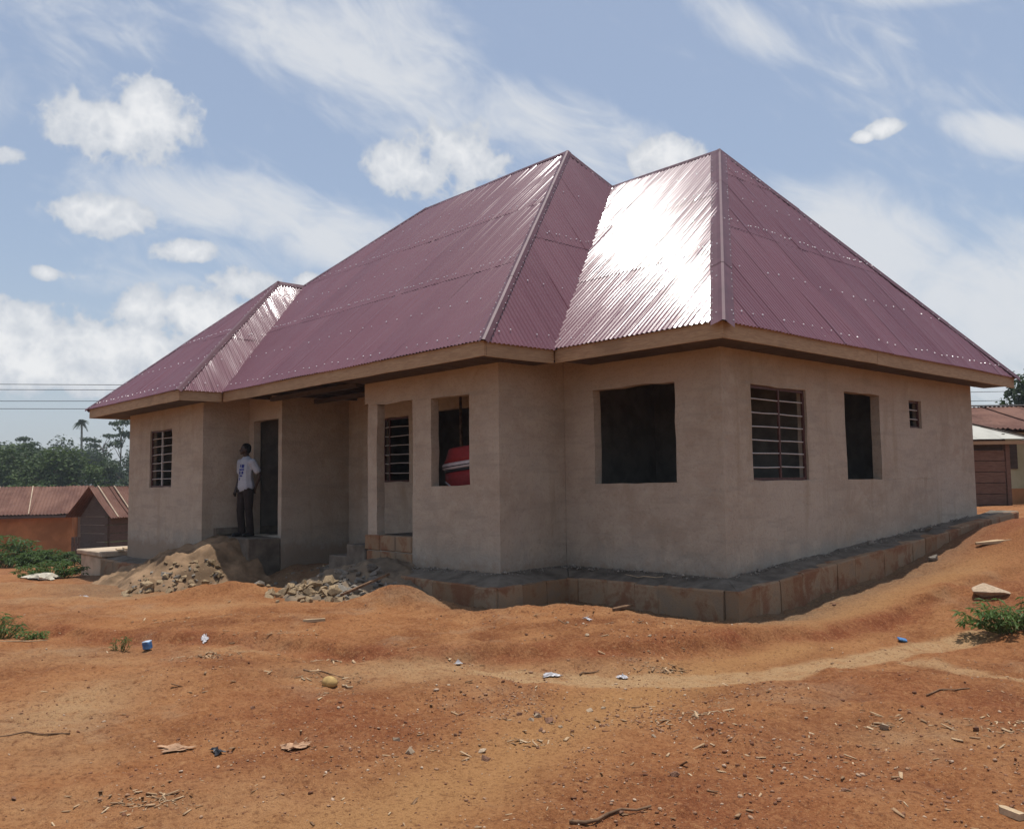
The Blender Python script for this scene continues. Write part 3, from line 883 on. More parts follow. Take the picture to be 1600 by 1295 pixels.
def slope(org, e, g, s, poly, rows, sheet_waves=9, seed=0, parts=8, nails=True, nail_rows=()):
    """corrugated sheets over a sloping plane. org on the eave, e along the eave, g up the slope in plan, s = rise per plan metre,
    poly = outline (u along e, w along g, plan metres). Every sheet is an object of its own."""
    rg = random.Random(seed)
    e, g = Vector(e), Vector(g)
    nrm = Vector((-g.x * s, -g.y * s, 1)).normalized()
    up = (g + Vector((0, 0, s))).normalized(); k_len = math.sqrt(1 + s * s)
    us = [p[0] for p in poly]; umin, umax = min(us), max(us)
    width = PITCH * sheet_waves
    ncol = int(math.ceil((umax - umin) / width))
    wmax = max(p[1] for p in poly)
    wmin = min(p[1] for p in poly)
    row_edges = [wmin] + [q for q in rows if q < wmax - 0.15] + [wmax + 0.01]
    org = Vector(org)

    def pt(u, w, d):
        return org + e * u + g * w + Vector((0, 0, w * s)) + nrm * d
    kink = [rg.gauss(0, 0.015) for _ in range(int((umax - umin) / PITCH) + 6)]     # every corrugation is a little twisted of its own
    bow = [(rg.uniform(0.4, 1.3), rg.uniform(0, 6.28), rg.uniform(0.3, 0.9), rg.uniform(0, 6.28)) for _ in range(3)]
    for c in range(ncol):
        for r in range(len(row_edges) - 1):
            ua = umin + c * width; ub = min(ua + width + PITCH * 0.55, umax)
            wa, wb = row_edges[r] - (0.09 if r else 0.0), row_edges[r + 1]
            tilt_u = rg.uniform(-0.006, 0.006); tilt_w = rg.uniform(-0.005, 0.005); ph = rg.uniform(-0.5, 0.5); off = rg.uniform(0, 0.0025)
            V, F, prev = [], [], None
            n = max(2, int(round((ub - ua) / PITCH * parts)))
            cl = []
            for i in range(n + 1):
                u = ua + (ub - ua) * i / n
                rr = clip_range(poly, min(max(u, umin + 1e-5), umax - 1e-5))
                if rr is None: prev = None; continue
                lo, hi = max(rr[0], wa), min(rr[1], wb)
                if hi - lo < 0.004: prev = None; continue
                K = 6
                col = []
                for kk in range(K + 1):
                    w = lo + (hi - lo) * kk / K
                    d = AMP * math.cos(2 * math.pi * u / PITCH)
                    d += 0.004 * r + 0.002 * (1 if (u - ua) < PITCH * 0.5 and c else 0) + off
                    d += tilt_u * (u - ua - width / 2) * 0.5 
                    d += 0.002 * (1 - (w - wa) / max(0.3, wb - wa)) * (1 if r else 0)
                    q_ = (u - umin) / PITCH; k_ = int(q_); fr = q_ - k_
                    d += (kink[k_] * (1 - fr) + kink[k_ + 1] * fr + tilt_w) * 0.33 * math.sin(2 * math.pi * (w - wa) / max(0.6, wb - wa) + ph)
                    for (f1, p1, f2, p2) in bow:
                        d += 0.0035 * math.sin(f1 * u * 2 + p1) * math.sin(f2 * w * 2.4 + p2 + c * 0.3)
                    V.append(pt(u, w, d)); col.append(len(V) - 1)
                if prev is not None:
                    for kk in range(K):
                        F.append((prev[kk], col[kk], col[kk + 1], prev[kk + 1]))
                prev = col
            if F:
                mesh_obj('roof_sheet', V, F, 'maroon_sheet', roof, smooth=True)
    if nails:
        parts_ = []
        lines = [(wmin + 0.13, 3)] + [(q + 0.02, 1.5) for q in rows if q < wmax - 0.15] + [(q, 4.5) for q in nail_rows]
        for (w, every) in lines:
            u = umin + PITCH
            while u < umax:
                rr = clip_range(poly, u)
                uc = round(u / PITCH) * PITCH
                if rr and rr[0] + 0.03 < w < rr[1] - 0.03 and rg.random() > 0.1:
                    c0 = pt(uc, w + rg.uniform(-.02, .02), AMP + 0.0135 + 0.006 * sum(1 for q in rows if q < w))
                    R0 = rg.uniform(0.0095, 0.0135)
                    ring = []
                    for a in range(6):
                        an = a * math.pi / 3
                        ring.append(c0 + (e * math.cos(an) + up * math.sin(an)) * R0)
                    top = [c0 + (e * math.cos(a * math.pi / 3) + up * math.sin(a * math.pi / 3)) * R0 * 0.55 + nrm * 0.007 for a in range(6)]
                    F = [(a, (a + 1) % 6, 6 + (a + 1) % 6, 6 + a) for a in range(6)] + [tuple(range(6, 12))]
                    parts_.append((ring + top, F))
                u += PITCH * every
        if parts_:
            V, F = join_data(parts_)
            o = mesh_obj('roofing_nails', V, F, 'nail_metal', roof)
            o['kind'] = 'stuff'


X_, Y_ = (1, 0, 0), (0, 1, 0)
SHEET_Z = EAVE_Z + 0.022
EX = 0.04                                   # sheets run past the fascia
sW, sM, sL = 0.876, 0.925, 0.878
A_ = (-2.47, 3.765); VR = (-4.91, 3.765); M_ = (-5.356, 2.983); M2 = (-9.9, 2.983); VL = (-12.40, 1.235); LA = (-12.40, 0.575)
zA = SHEET_Z + sW * (A_[1] + 0.66); zM = SHEET_Z + sM * (M_[1] + 1.89); zL = SHEET_Z + sL * (LA[1] + 2.72)
sWr = (zA - SHEET_Z) / (0.5 - A_[0]); sMr = (zM - SHEET_Z) / (-2.13 - M_[0]); sLr = (zL - SHEET_Z) / (-9.72 - LA[0])
# wing, front slope
slope((0, -0.66, SHEET_Z), X_, Y_, sW, [(-2.13, -EX), (0.5 + EX, -EX), (A_[0], A_[1] + 0.66), (VR[0], VR[1] + 0.66)], [1.45, 2.95], seed=1, nail_rows=(0.75, 2.2, 3.7))
# wing, side slope (hip)
slope((0.5, 0, SHEET_Z), Y_, (-1, 0, 0), sWr, [(-0.66 - EX, -EX), (8.25 + EX, -EX), (A_[1], 0.5 - A_[0])], [1.42, 2.5], seed=2, nail_rows=(0.72, 1.95))
# main block, front slope
slope((0, -1.89, SHEET_Z), X_, Y_, sM, [(-9.72, -EX), (-2.13 + EX, -EX), (M_[0], M_[1] + 1.89), (M2[0], M2[1] + 1.89), (VL[0], VL[1] + 1.89)], [1.62, 3.2], seed=3, nail_rows=(0.8, 2.4, 4.0))
# main block, hip facing the wing
slope((-2.13, 0, SHEET_Z), Y_, (-1, 0, 0), sMr, [(-1.89 - EX, -EX), (-0.66, -EX), (VR[1], -2.13 - VR[0]), (M_[1], -2.13 - M_[0])], [1.5], seed=4, nail_rows=(0.75, 2.3))
# left block: front hip and the slope towards the porch
slope((0, -2.72, SHEET_Z), X_, Y_, sL, [(-14.94 - EX, -EX), (-9.72 + EX, -EX), (LA[0], LA[1] + 2.72)], [1.6], seed=5, nail_rows=(0.8,))
slope((-9.72, 0, SHEET_Z), Y_, (-1, 0, 0), sLr, [(-2.72 - EX, -EX), (-1.89, -EX), (VL[1], -9.72 - VL[0]), (LA[1], -9.72 - LA[0])], [1.2], seed=6, nail_rows=(0.6, 1.7))
# far sides, which close the roof
slope((0, 8.25, SHEET_Z), (-1, 0, 0), (0, -1, 0), (zA - SHEET_Z) / (8.25 - A_[1]), [(-0.5, 0), (5.2, 0), (5.2, 8.25 - A_[1]), (-A_[0], 8.25 - A_[1])], [2.2], seed=7, parts=4, nails=False)
slope((0, 7.85, SHEET_Z), (-1, 0, 0), (0, -1, 0), (zM - SHEET_Z) / (7.85 - M_[1]), [(4.6, 0), (14.94, 0), (-M2[0], 7.85 - M_[1]), (-M_[0], 7.85 - M_[1])], [2.4], seed=8, parts=4, nails=False)
mesh_obj('roof_sheet', [(-14.94, -2.72, SHEET_Z), (LA[0], LA[1], zL), (VL[0], VL[1], zL), (M2[0], M2[1], zM), (-14.94, 7.85, SHEET_Z)], [(0, 1, 2), (0, 2, 4), (2, 3, 4)], 'maroon_sheet', roof)


def ridge_cap(a, b, n1, n2, wd, lift=0.016, seg=1.85):
    """folded capping along a-b over two planes with upward normals n1, n2; laid in overlapping lengths"""
    a, b = Vector(a), Vector(b)
    d = (b - a).normalized(); L = (b - a).length
    sides = []
    for n_, other in ((n1, n2), (n2, n1)):
        n_ = Vector(n_).normalized()
        t = d.cross(n_).normalized()
        if t.dot(Vector(other)) > 0: t = -t      # away from the other plane
        sides.append((t, n_))
    avg = (sides[0][1] + sides[1][1]).normalized()
    k = max(1, round(L / seg))
    for i in range(k):
        p = a + d * (L * i / k - (0.06 if i else 0.03)); q = a + d * (L * (i + 1) / k + (0.02 if i == k - 1 else 0))
        lf = lift + 0.004 * (i % 2)
        rows = []
        for m_ in (0, 0.33, 0.66, 1.0):
            c = p.lerp(q, m_) + Vector((0, 0, random.uniform(-.004, .004)))
            r_ = [c + sides[0][0] * wd + sides[0][1] * (lf - 0.012), c + sides[0][0] * (wd * 0.93) + sides[0][1] * lf, c + sides[0][0] * 0.055 + sides[0][1] * (lf + 0.004),
                  c + sides[0][0] * 0.02 + avg * (lf + 0.018), c + sides[1][0] * 0.02 + avg * (lf + 0.018),
                  c + sides[1][0] * 0.055 + sides[1][1] * (lf + 0.004), c + sides[1][0] * (wd * 0.93) + sides[1][1] * lf, c + sides[1][0] * wd + sides[1][1] * (lf - 0.012)]
            rows.append(r_)
        V = [v for r_ in rows for v in r_]; F = []
        for j in range(3):
            for m_ in range(7):
                F.append((j * 8 + m_, j * 8 + m_ + 1, (j + 1) * 8 + m_ + 1, (j + 1) * 8 + m_))
        mesh_obj('ridge_cap', V, F, 'maroon_cap', roof)
    ps = []
    rg = random.Random(int(L * 1000))
    q = 0.1
    while q < L - 0.1:
        for (t, n_) in sides:
            if rg.random() < 0.85:
                c = a + d * (q + rg.uniform(-.03, .03)) + t * (wd * 0.8) + n_ * (lift + 0.006)
                R0 = 0.009; u = d
                ring = [c + (u * math.cos(z * math.pi / 3) + t * math.sin(z * math.pi / 3)) * R0 for z in range(6)]
                top = [c + (u * math.cos(z * math.pi / 3) + t * math.sin(z * math.pi / 3)) * R0 * .5 + n_ * 0.008 for z in range(6)]
                ps.append((ring + top, [(z, (z + 1) % 6, 6 + (z + 1) % 6, 6 + z) for z in range(6)] + [tuple(range(6, 12))]))
        q += 0.19
    V, F = join_data(ps)
    o = mesh_obj('cap_nails', V, F, 'nail_metal', roof); o['kind'] = 'stuff'


NF = lambda s: (0, -s, 1)
NR = lambda s: (s, 0, 1)
NB = lambda s: (0, s, 1)
NL_ = lambda s: (-s, 0, 1)
ridge_cap((0.5 + EX, -0.66 - EX, SHEET_Z - EX * 1.0), (A_[0], A_[1], zA), NF(sW), NR(sWr), 0.155)
ridge_cap((0.5 + EX, 8.25 + EX, SHEET_Z - EX), (A_[0], A_[1], zA), NB(sW), NR(sWr), 0.15)
ridge_cap((VR[0], VR[1], zA), (A_[0], A_[1], zA), NF(sW), NB(sW), 0.09)
ridge_cap((-2.13 + EX, -1.89 - EX, SHEET_Z - EX), (M_[0], M_[1], zM), NF(sM), NR(sMr), 0.075)
ridge_cap((VR[0], VR[1], zA - 0.02), (M_[0], M_[1], zM), NB(sM), NR(sMr), 0.12)
ridge_cap((M2[0], M2[1], zM), (M_[0], M_[1], zM), NF(sM), NB(sM), 0.09)
ridge_cap((VL[0], VL[1], zL), (M2[0], M2[1], zM), NF(sM), NL_(0.9), 0.09)
ridge_cap((-9.72 + EX, -2.72 - EX, SHEET_Z - EX), (LA[0], LA[1], zL), NF(sL), NR(sLr), 0.08)
ridge_cap((-14.94 - EX, -2.72 - EX, SHEET_Z - EX), (LA[0], LA[1], zL), NF(sL), NL_(1.14), 0.09)
ridge_cap((LA[0], LA[1], zL), (VL[0], VL[1], zL), NR(sLr), NL_(1.14), 0.12)


# ---- fascia boards and the timbers under the eaves
def fascia(a, b, splits):
    """boards from a to b (plan), outer face on the line"""
    a, b = Vector((a[0], a[1], 0)), Vector((b[0], b[1], 0))
    d = (b - a).normalized(); n_ = Vector((d.y, -d.x, 0))        # outward, to the right of a-b
    L = (b - a).length
    cuts = [0] + [L * q for q in splits] + [L]
    for p, q in zip(cuts[:-1], cuts[1:]):
        dz = random.uniform(-0.006, 0.006)
        pa, pb = a + d * (p + 0.001), a + d * (q - 0.001)
        K = max(2, int((q - p) / 0.5))
        V, F = [], []
        for k in range(K + 1):
            c = pa.lerp(pb, k / K); zz = random.uniform(-.004, .004) + dz; yy = random.uniform(-.003, .003)
            for (o_, z_) in ((0, EAVE_Z - 0.205 + zz), (0, EAVE_Z - 0.012), (-0.03, EAVE_Z - 0.012), (-0.03, EAVE_Z - 0.205 + zz)):
                r_ = c + n_ * (o_ + yy); V.append((r_.x, r_.y, z_))
        for k in range(K):
            for j in range(4):
                F.append((k * 4 + j, k * 4 + (j + 1) % 4, (k + 1) * 4 + (j + 1) % 4, (k + 1) * 4 + j))
        F += [(0, 1, 2, 3), (K * 4 + 3, K * 4 + 2, K * 4 + 1, K * 4)]
        bm = bmesh.new(); vs = [bm.verts.new(v) for v in V]
        for f in F: bm.faces.new([vs[i] for i in f])
        bmesh.ops.recalc_face_normals(bm, faces=list(bm.faces))
        bm_obj('fascia_board', bm, 'fascia_wood', house)


# walking with the outside on the right-hand side
fascia((-14.94, 7.85), (-14.94, -2.72), (0.33, 0.66))
fascia((-14.908, -2.72), (-9.72, -2.72), (0.32,))
fascia((-9.72, -2.688), (-9.72, -1.92), ())
fascia((-9.72, -1.89), (-2.13, -1.89), (0.44,))
fascia((-2.13, -1.858), (-2.13, -0.69), ())
fascia((-2.13, -0.66), (0.5, -0.66), ())
fascia((0.5, -0.628), (0.5, 8.25), (0.41, 0.78))
# rafter ends and joists seen from below
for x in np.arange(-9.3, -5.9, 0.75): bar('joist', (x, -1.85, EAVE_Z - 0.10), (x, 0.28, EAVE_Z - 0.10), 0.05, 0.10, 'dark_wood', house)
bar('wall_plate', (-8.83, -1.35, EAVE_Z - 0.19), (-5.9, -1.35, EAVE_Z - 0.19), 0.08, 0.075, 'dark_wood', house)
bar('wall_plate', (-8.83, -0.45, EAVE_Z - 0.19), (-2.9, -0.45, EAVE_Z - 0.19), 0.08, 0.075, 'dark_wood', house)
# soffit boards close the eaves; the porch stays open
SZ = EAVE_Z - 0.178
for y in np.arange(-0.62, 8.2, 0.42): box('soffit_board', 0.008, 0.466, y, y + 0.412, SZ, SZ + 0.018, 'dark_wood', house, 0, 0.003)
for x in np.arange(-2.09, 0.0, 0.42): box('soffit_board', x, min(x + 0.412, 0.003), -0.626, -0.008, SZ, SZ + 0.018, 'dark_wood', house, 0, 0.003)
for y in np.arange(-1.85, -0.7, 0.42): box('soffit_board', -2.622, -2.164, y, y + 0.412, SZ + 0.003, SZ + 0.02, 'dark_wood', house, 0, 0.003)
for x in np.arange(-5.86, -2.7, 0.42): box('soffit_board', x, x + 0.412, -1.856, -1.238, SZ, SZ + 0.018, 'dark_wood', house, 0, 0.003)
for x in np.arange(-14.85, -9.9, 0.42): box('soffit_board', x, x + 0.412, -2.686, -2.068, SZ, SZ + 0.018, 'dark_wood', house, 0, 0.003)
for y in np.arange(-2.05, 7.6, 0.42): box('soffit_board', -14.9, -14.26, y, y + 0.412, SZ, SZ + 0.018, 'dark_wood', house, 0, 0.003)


# ---- plinth: a course of blocks round the foot of the walls, rough screed on top
plinth = empty('plinth', (0, 0, 0), house)


def plinth_run(a, b, z_a, z_b, outward, depth=0.45, seed=0, drop=0.75, ends=(0, 0)):
    """a, b: ends of the outer top edge in plan; the blocks stand behind that line"""
    rg = random.Random(seed)
    a, b = Vector((a[0], a[1], 0)), Vector((b[0], b[1], 0)); d = (b - a).normalized(); L = (b - a).length; o_ = Vector((outward[0], outward[1], 0))
    n = max(1, round(L / 0.43)); pos = 0.0
    cuts = [0] + sorted((i + rg.uniform(-.10, .10)) * L / n for i in range(1, n)) + [L]
    for i in range(n):
        p, q = cuts[i] + 0.0025, cuts[i + 1] - 0.0025
        zp, zq = z_a + (z_b - z_a) * p / L, z_a + (z_b - z_a) * q / L
        jz = rg.uniform(-0.010, 0.006); jo = rg.uniform(-0.008, 0.008)
        V = []
        for (s, z) in ((p, zp), (q, zq)):
            for (off, zz) in ((jo, z + jz - 0.018), (jo + rg.uniform(-.01, .004) - 0.012, z + jz + rg.uniform(-.006, .004)), (-0.19, z + jz), (-0.19, z - drop), (jo + rg.uniform(-.006, .01), z - drop), (jo + rg.uniform(-.012, .012), z - 0.16 + rg.uniform(-.03, .03))):
                c = a + d * s + o_ * off; V.append((c.x, c.y, zz))
        F = [(0, 1, 7, 6), (1, 2, 8, 7), (2, 3, 9, 8), (3, 4, 10, 9), (4, 5, 11, 10), (5, 0, 6, 11), (0, 5, 4, 3, 2, 1), (6, 7, 8, 9, 10, 11)]
        bm = bmesh.new(); vs = [bm.verts.new(v) for v in V]
        for f in F: bm.faces.new([vs[k] for k in f])
        bmesh.ops.recalc_face_normals(bm, faces=list(bm.faces))
        bm_obj('plinth_block', bm, 'sandcrete_block', plinth)
    # mortar behind the joints
    V, F = [], []
    for (s, z) in ((0.03, z_a), (L - 0.03, z_b)):
        for (off, zz) in ((-0.022, z - 0.03), (-0.18, z - 0.03), (-0.18, z - drop), (-0.022, z - drop)):
            c = a + d * s + o_ * off; V.append((c.x, c.y, zz))
    F = [(0, 1, 5, 4), (1, 2, 6, 5), (2, 3, 7, 6), (3, 0, 4, 7), (0, 3, 2, 1), (4, 5, 6, 7)]
    mesh_obj('mortar', V, F, 'spoil', plinth)


def screed(name, quad, seed, n=(30, 8), amp=0.03):
    """quad: outer a, outer b, inner b, inner a with heights"""
    a, b, c, d = [Vector(q) for q in quad]
    V, F = [], []
    for i in range(n[0] + 1):
        for j in range(n[1] + 1):
            s, t = i / n[0], j / n[1]
            p = a.lerp(b, s).lerp(d.lerp(c, s), t)
            z = p.z + amp * float(fbm(np.array([p.x * 3 + seed]), np.array([p.y * 3]), 4)[0]) * (0.4 + t * 0.6) + 0.012 * float(fbm(np.array([p.x * 17]), np.array([p.y * 17]), 3)[0])
            V.append((p.x, p.y, z))
    for i in range(n[0]):
        for j in range(n[1]):
            k = i * (n[1] + 1) + j
            F.append((k, k + n[1] + 1, k + n[1] + 2, k + 1))
    return mesh_obj(name, V, F, 'cement_screed', plinth, smooth=True)


pw = 0.45
plinth_run((pw, 8.3), (pw, -pw + 0.02), 0.56, -0.06, (1, 0), seed=1)
plinth_run((pw - 0.2, -pw), (-2.4, -pw), -0.065, -0.09, (0, -1), seed=2)
plinth_run((-2.18, -0.452), (-2.18, -1.66), -0.09, -0.13, (1, 0), seed=3)
plinth_run((-2.20, -1.68), (-4.82, -1.68), -0.13, -0.10, (0, -1), seed=4)
plinth_run((-10.5, -2.52), (-14.6, -2.52), -0.40, -0.40, (0, -1), seed=5, drop=0.65)
screed('screed', [(0.43, 8.3, 0.55), (0.43, -0.43, -0.07), (-0.02, 0.0, 0.03), (-0.02, 8.3, 0.55)], 1, (90, 8), 0.05)
screed('screed', [(0.43, -0.43, -0.072), (-2.18, -0.43, -0.095), (-2.62, 0.02, 0.015), (-0.02, 0.02, 0.028)], 2)
screed('screed', [(-2.19, -0.43, -0.097), (-2.19, -1.66, -0.135), (-2.64, -1.21, 0.0), (-2.64, 0.02, 0.013)], 3)
screed('screed', [(-2.19, -1.66, -0.137), (-4.80, -1.66, -0.11), (-4.80, -1.21, -0.03), (-2.64, -1.21, -0.002)], 4)
screed('screed', [(-10.3, -2.50, -0.41), (-14.6, -2.50, -0.41), (-14.6, -2.04, -0.35), (-10.3, -2.04, -0.33)], 5)

rg = random.Random(61); ps = []
for (a, b, za, zb, inn) in (((0.0, 7.4), (0.0, 0.0), 0.50, 0.03, (1, 0)), ((0.0, 0.0), (-2.6, 0.0), 0.03, 0.015, (0, -1)), ((-2.63, -0.1), (-2.63, -1.2), 0.01, 0.0, (1, 0)), ((-2.65, -1.23), (-4.6, -1.23), 0.0, -0.03, (0, -1))):
    L = math.hypot(b[0] - a[0], b[1] - a[1])
    for _ in range(int(L * 46)):
        t_ = rg.random(); off = abs(rg.gauss(0, 0.09)) + 0.01; r_ = min(0.03, rg.lognormvariate(-4.5, 0.5))
        if off > 0.42: continue
        c = Vector((a[0] + (b[0] - a[0]) * t_ + inn[0] * off, a[1] + (b[1] - a[1]) * t_ + inn[1] * off, za + (zb - za) * t_ - off * 0.2 + 0.012))
        vs_ = [c + Vector((rg.uniform(.6, 1.2) * q[0], rg.uniform(.6, 1.2) * q[1], rg.uniform(.5, .9) * q[2])) * r_ for q in ((1, 0, 0), (-1, 0, 0), (0, 1, 0), (0, -1, 0), (0, 0, 1), (0, 0, -1))]
        ps.append((vs_, [(0, 2, 4), (2, 1, 4), (1, 3, 4), (3, 0, 4), (2, 0, 5), (1, 2, 5), (3, 1, 5), (0, 3, 5)]))
V, F = join_data(ps)
crumbs = mesh_obj('mortar_crumbs', V, F, 'rubble_grey', plinth); crumbs['kind'] = 'stuff'

# ------------------------------------------------------------------ heaps of earth, spoil and rubble
def chunk_mesh(name, seed, squash=0.75, n=11):
    rg = random.Random(seed)
    bm = bmesh.new()
    for _ in range(n):
        v = Vector((rg.gauss(0, 1), rg.gauss(0, 1), rg.gauss(0, 1))).normalized() * rg.uniform(0.38, 0.55)
        v.z *= squash
        bm.verts.new(v)
    r = bmesh.ops.convex_hull(bm, input=list(bm.verts))
    junk = list({v for v in bm.verts if not v.link_faces})
    if junk: bmesh.ops.delete(bm, geom=junk, context='VERTS')
    bmesh.ops.bevel(bm, geom=list(bm.edges), offset=0.014, segments=1, affect='EDGES')
    me = bpy.data.meshes.new(name)
    bm.to_mesh(me); bm.free()
    return me


def chunk_set(mat, name, n=7):
    out = []
    for k in range(n):
        me = chunk_mesh(name, 300 + k + len(mat) * 7, random.uniform(0.6, 0.9))
        me.materials.append(MATS[mat]); out.append(me)
    return out


CH_P = chunk_set('rubble', 'rubble_chunk'); CH_G = chunk_set('rubble_grey', 'rubble_chunk'); ST_R = chunk_set('stone_red', 'stone'); ST_P = chunk_set('stone_pale', 'stone')


def put_chunk(name, meshes, x, y, z, s, parent=None, sink=0.2):
    o = bpy.data.objects.new(name, random.choice(meshes))
    o.location = (x, y, z + s * (0.35 - sink))
    o.rotation_euler = (random.uniform(-.5, .5), random.uniform(-.5, .5), random.uniform(0, 6.28))
    o.scale = (s * random.uniform(.85, 1.25), s * random.uniform(.8, 1.1), s * random.uniform(.7, 1.0))
    return link(o, parent)


def heightfield(name, x0, x1, y0, y1, step, fn, mat, parent, keep):
    xs = np.arange(x0, x1 + 1e-6, step); ys = np.arange(y0, y1 + 1e-6, step)
    X, Y = np.meshgrid(xs, ys, indexing='ij')
    Z = fn(X, Y); K = keep(X, Y, Z)
    V, F = [], []; idx = -np.ones(X.shape, int)
    for i in range(X.shape[0]):
        for j in range(X.shape[1]):
            if K[max(0, i - 1):i + 2, max(0, j - 1):j + 2].any():
                idx[i, j] = len(V); V.append((X[i, j], Y[i, j], Z[i, j]))
    for i in range(X.shape[0] - 1):
        for j in range(X.shape[1] - 1):
            q = (idx[i, j], idx[i + 1, j], idx[i + 1, j + 1], idx[i, j + 1])
            if min(q) >= 0: F.append(q)
    return mesh_obj(name, V, F, mat, parent, smooth=True)


ramp = empty('earth_ramp', (0, 0, 0))
tag(ramp, 'sloping earth ramp with broken mortar lumps heaped up to the side door', 'earth heap', kind='thing')
heightfield('mound', -13.2, -6.2, -5.2, -1.6, 0.05, ramp_h, 'ramp_earth', ramp, lambda X, Y, Z: (Z > ground_h(X, Y) - 0.05))
heap = empty('rubble_heap', (0, 0, 0))
tag(heap, 'grey spoil heap with a row of pale broken lumps below the porch opening', 'rubble heap')
heightfield('mound', -7.0, -3.2, -3.4, -1.2, 0.045, heap_h, 'spoil', heap, lambda X, Y, Z: (Z > ground_h(X, Y) - 0.05))


def surf(x, y, fn):
    a = np.array([x]), np.array([y])
    return max(float(fn(*a)[0]), float(ground_h(*a)[0]))


rg = random.Random(5)
n = 0
while n < 150:                                    # lumps along the foot of the ramp
    x = rg.uniform(-9.6, -6.6); y = rg.uniform(-4.4, -2.3)
    f = rg.random()
    z = surf(x, y, ramp_h); g0 = gh(x, y)
    if z - g0 > 0.42 or z - g0 < -0.01: continue
    d = float(ramp_h(np.array([x]), np.array([y]))[0]) - g0
    if d < -0.09: continue
    if rg.random() > math.exp(-((x + 8.75) / 0.95) ** 2): continue
    s = min(0.27, max(0.03, rg.lognormvariate(-2.65, 0.65)))
    put_chunk('rubble_chunk', CH_P if rg.random() < 0.75 else CH_G, x, y, z, s, ramp, rg.uniform(0.15, 0.5)); n += 1
n = 0
while n < 95:                                     # the sunlit row at the heap's toe
    x = rg.gauss(-5.15, 0.42); y = rg.gauss(-2.68, 0.16) - 0.1 * (x + 5.15)
    s = min(0.27, max(0.035, rg.lognormvariate(-2.25, 0.6)))
    put_chunk('rubble_chunk', CH_P, x, y, surf(x, y, heap_h), s, heap); n += 1
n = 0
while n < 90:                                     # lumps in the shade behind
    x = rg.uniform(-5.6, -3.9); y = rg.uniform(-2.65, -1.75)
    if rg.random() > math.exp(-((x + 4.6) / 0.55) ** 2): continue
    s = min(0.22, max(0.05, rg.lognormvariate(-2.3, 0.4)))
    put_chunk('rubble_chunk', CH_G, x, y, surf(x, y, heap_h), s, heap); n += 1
n = 0
while n < 70:                                     # debris strewn over the porch ground between the two
    x = rg.uniform(-8.5, -5.4); y = rg.uniform(-2.95, -1.0)
    s = min(0.2, max(0.03, rg.lognormvariate(-2.7, 0.6)))
    put_chunk('rubble_chunk', CH_G if rg.random() < .7 else CH_P, x, y, surf(x, y, heap_h), s, heap, rg.uniform(.15, .45)); n += 1
# a slab and a box kerb beyond the left end of the house
sl = empty('concrete_slab', (0, 0, 0))
tag(sl, 'sunlit low concrete slab beside the far left corner of the bungalow', 'slab', kind='thing')
box('slab_body', -16.35, -14.66, -2.42, -1.3, -1.2, -0.38, 'slab_concrete', sl, 0.03, 0.02)
box('slab_top', -16.42, -14.64, -2.50, -1.2, -0.375, -0.255, 'slab_concrete', sl, 0.02, 0.012)
for (xa, ya) in ((-15.2, -1.95), (-15.5, -1.7)):
    bar('offcut', (xa, ya, -0.235), (xa + 0.7, ya - 0.15, -0.235), 0.12, 0.03, 'stick_pale', sl)


# ------------------------------------------------------------------ grit and chips strewn over the dirt (too many to count)
ICO = None


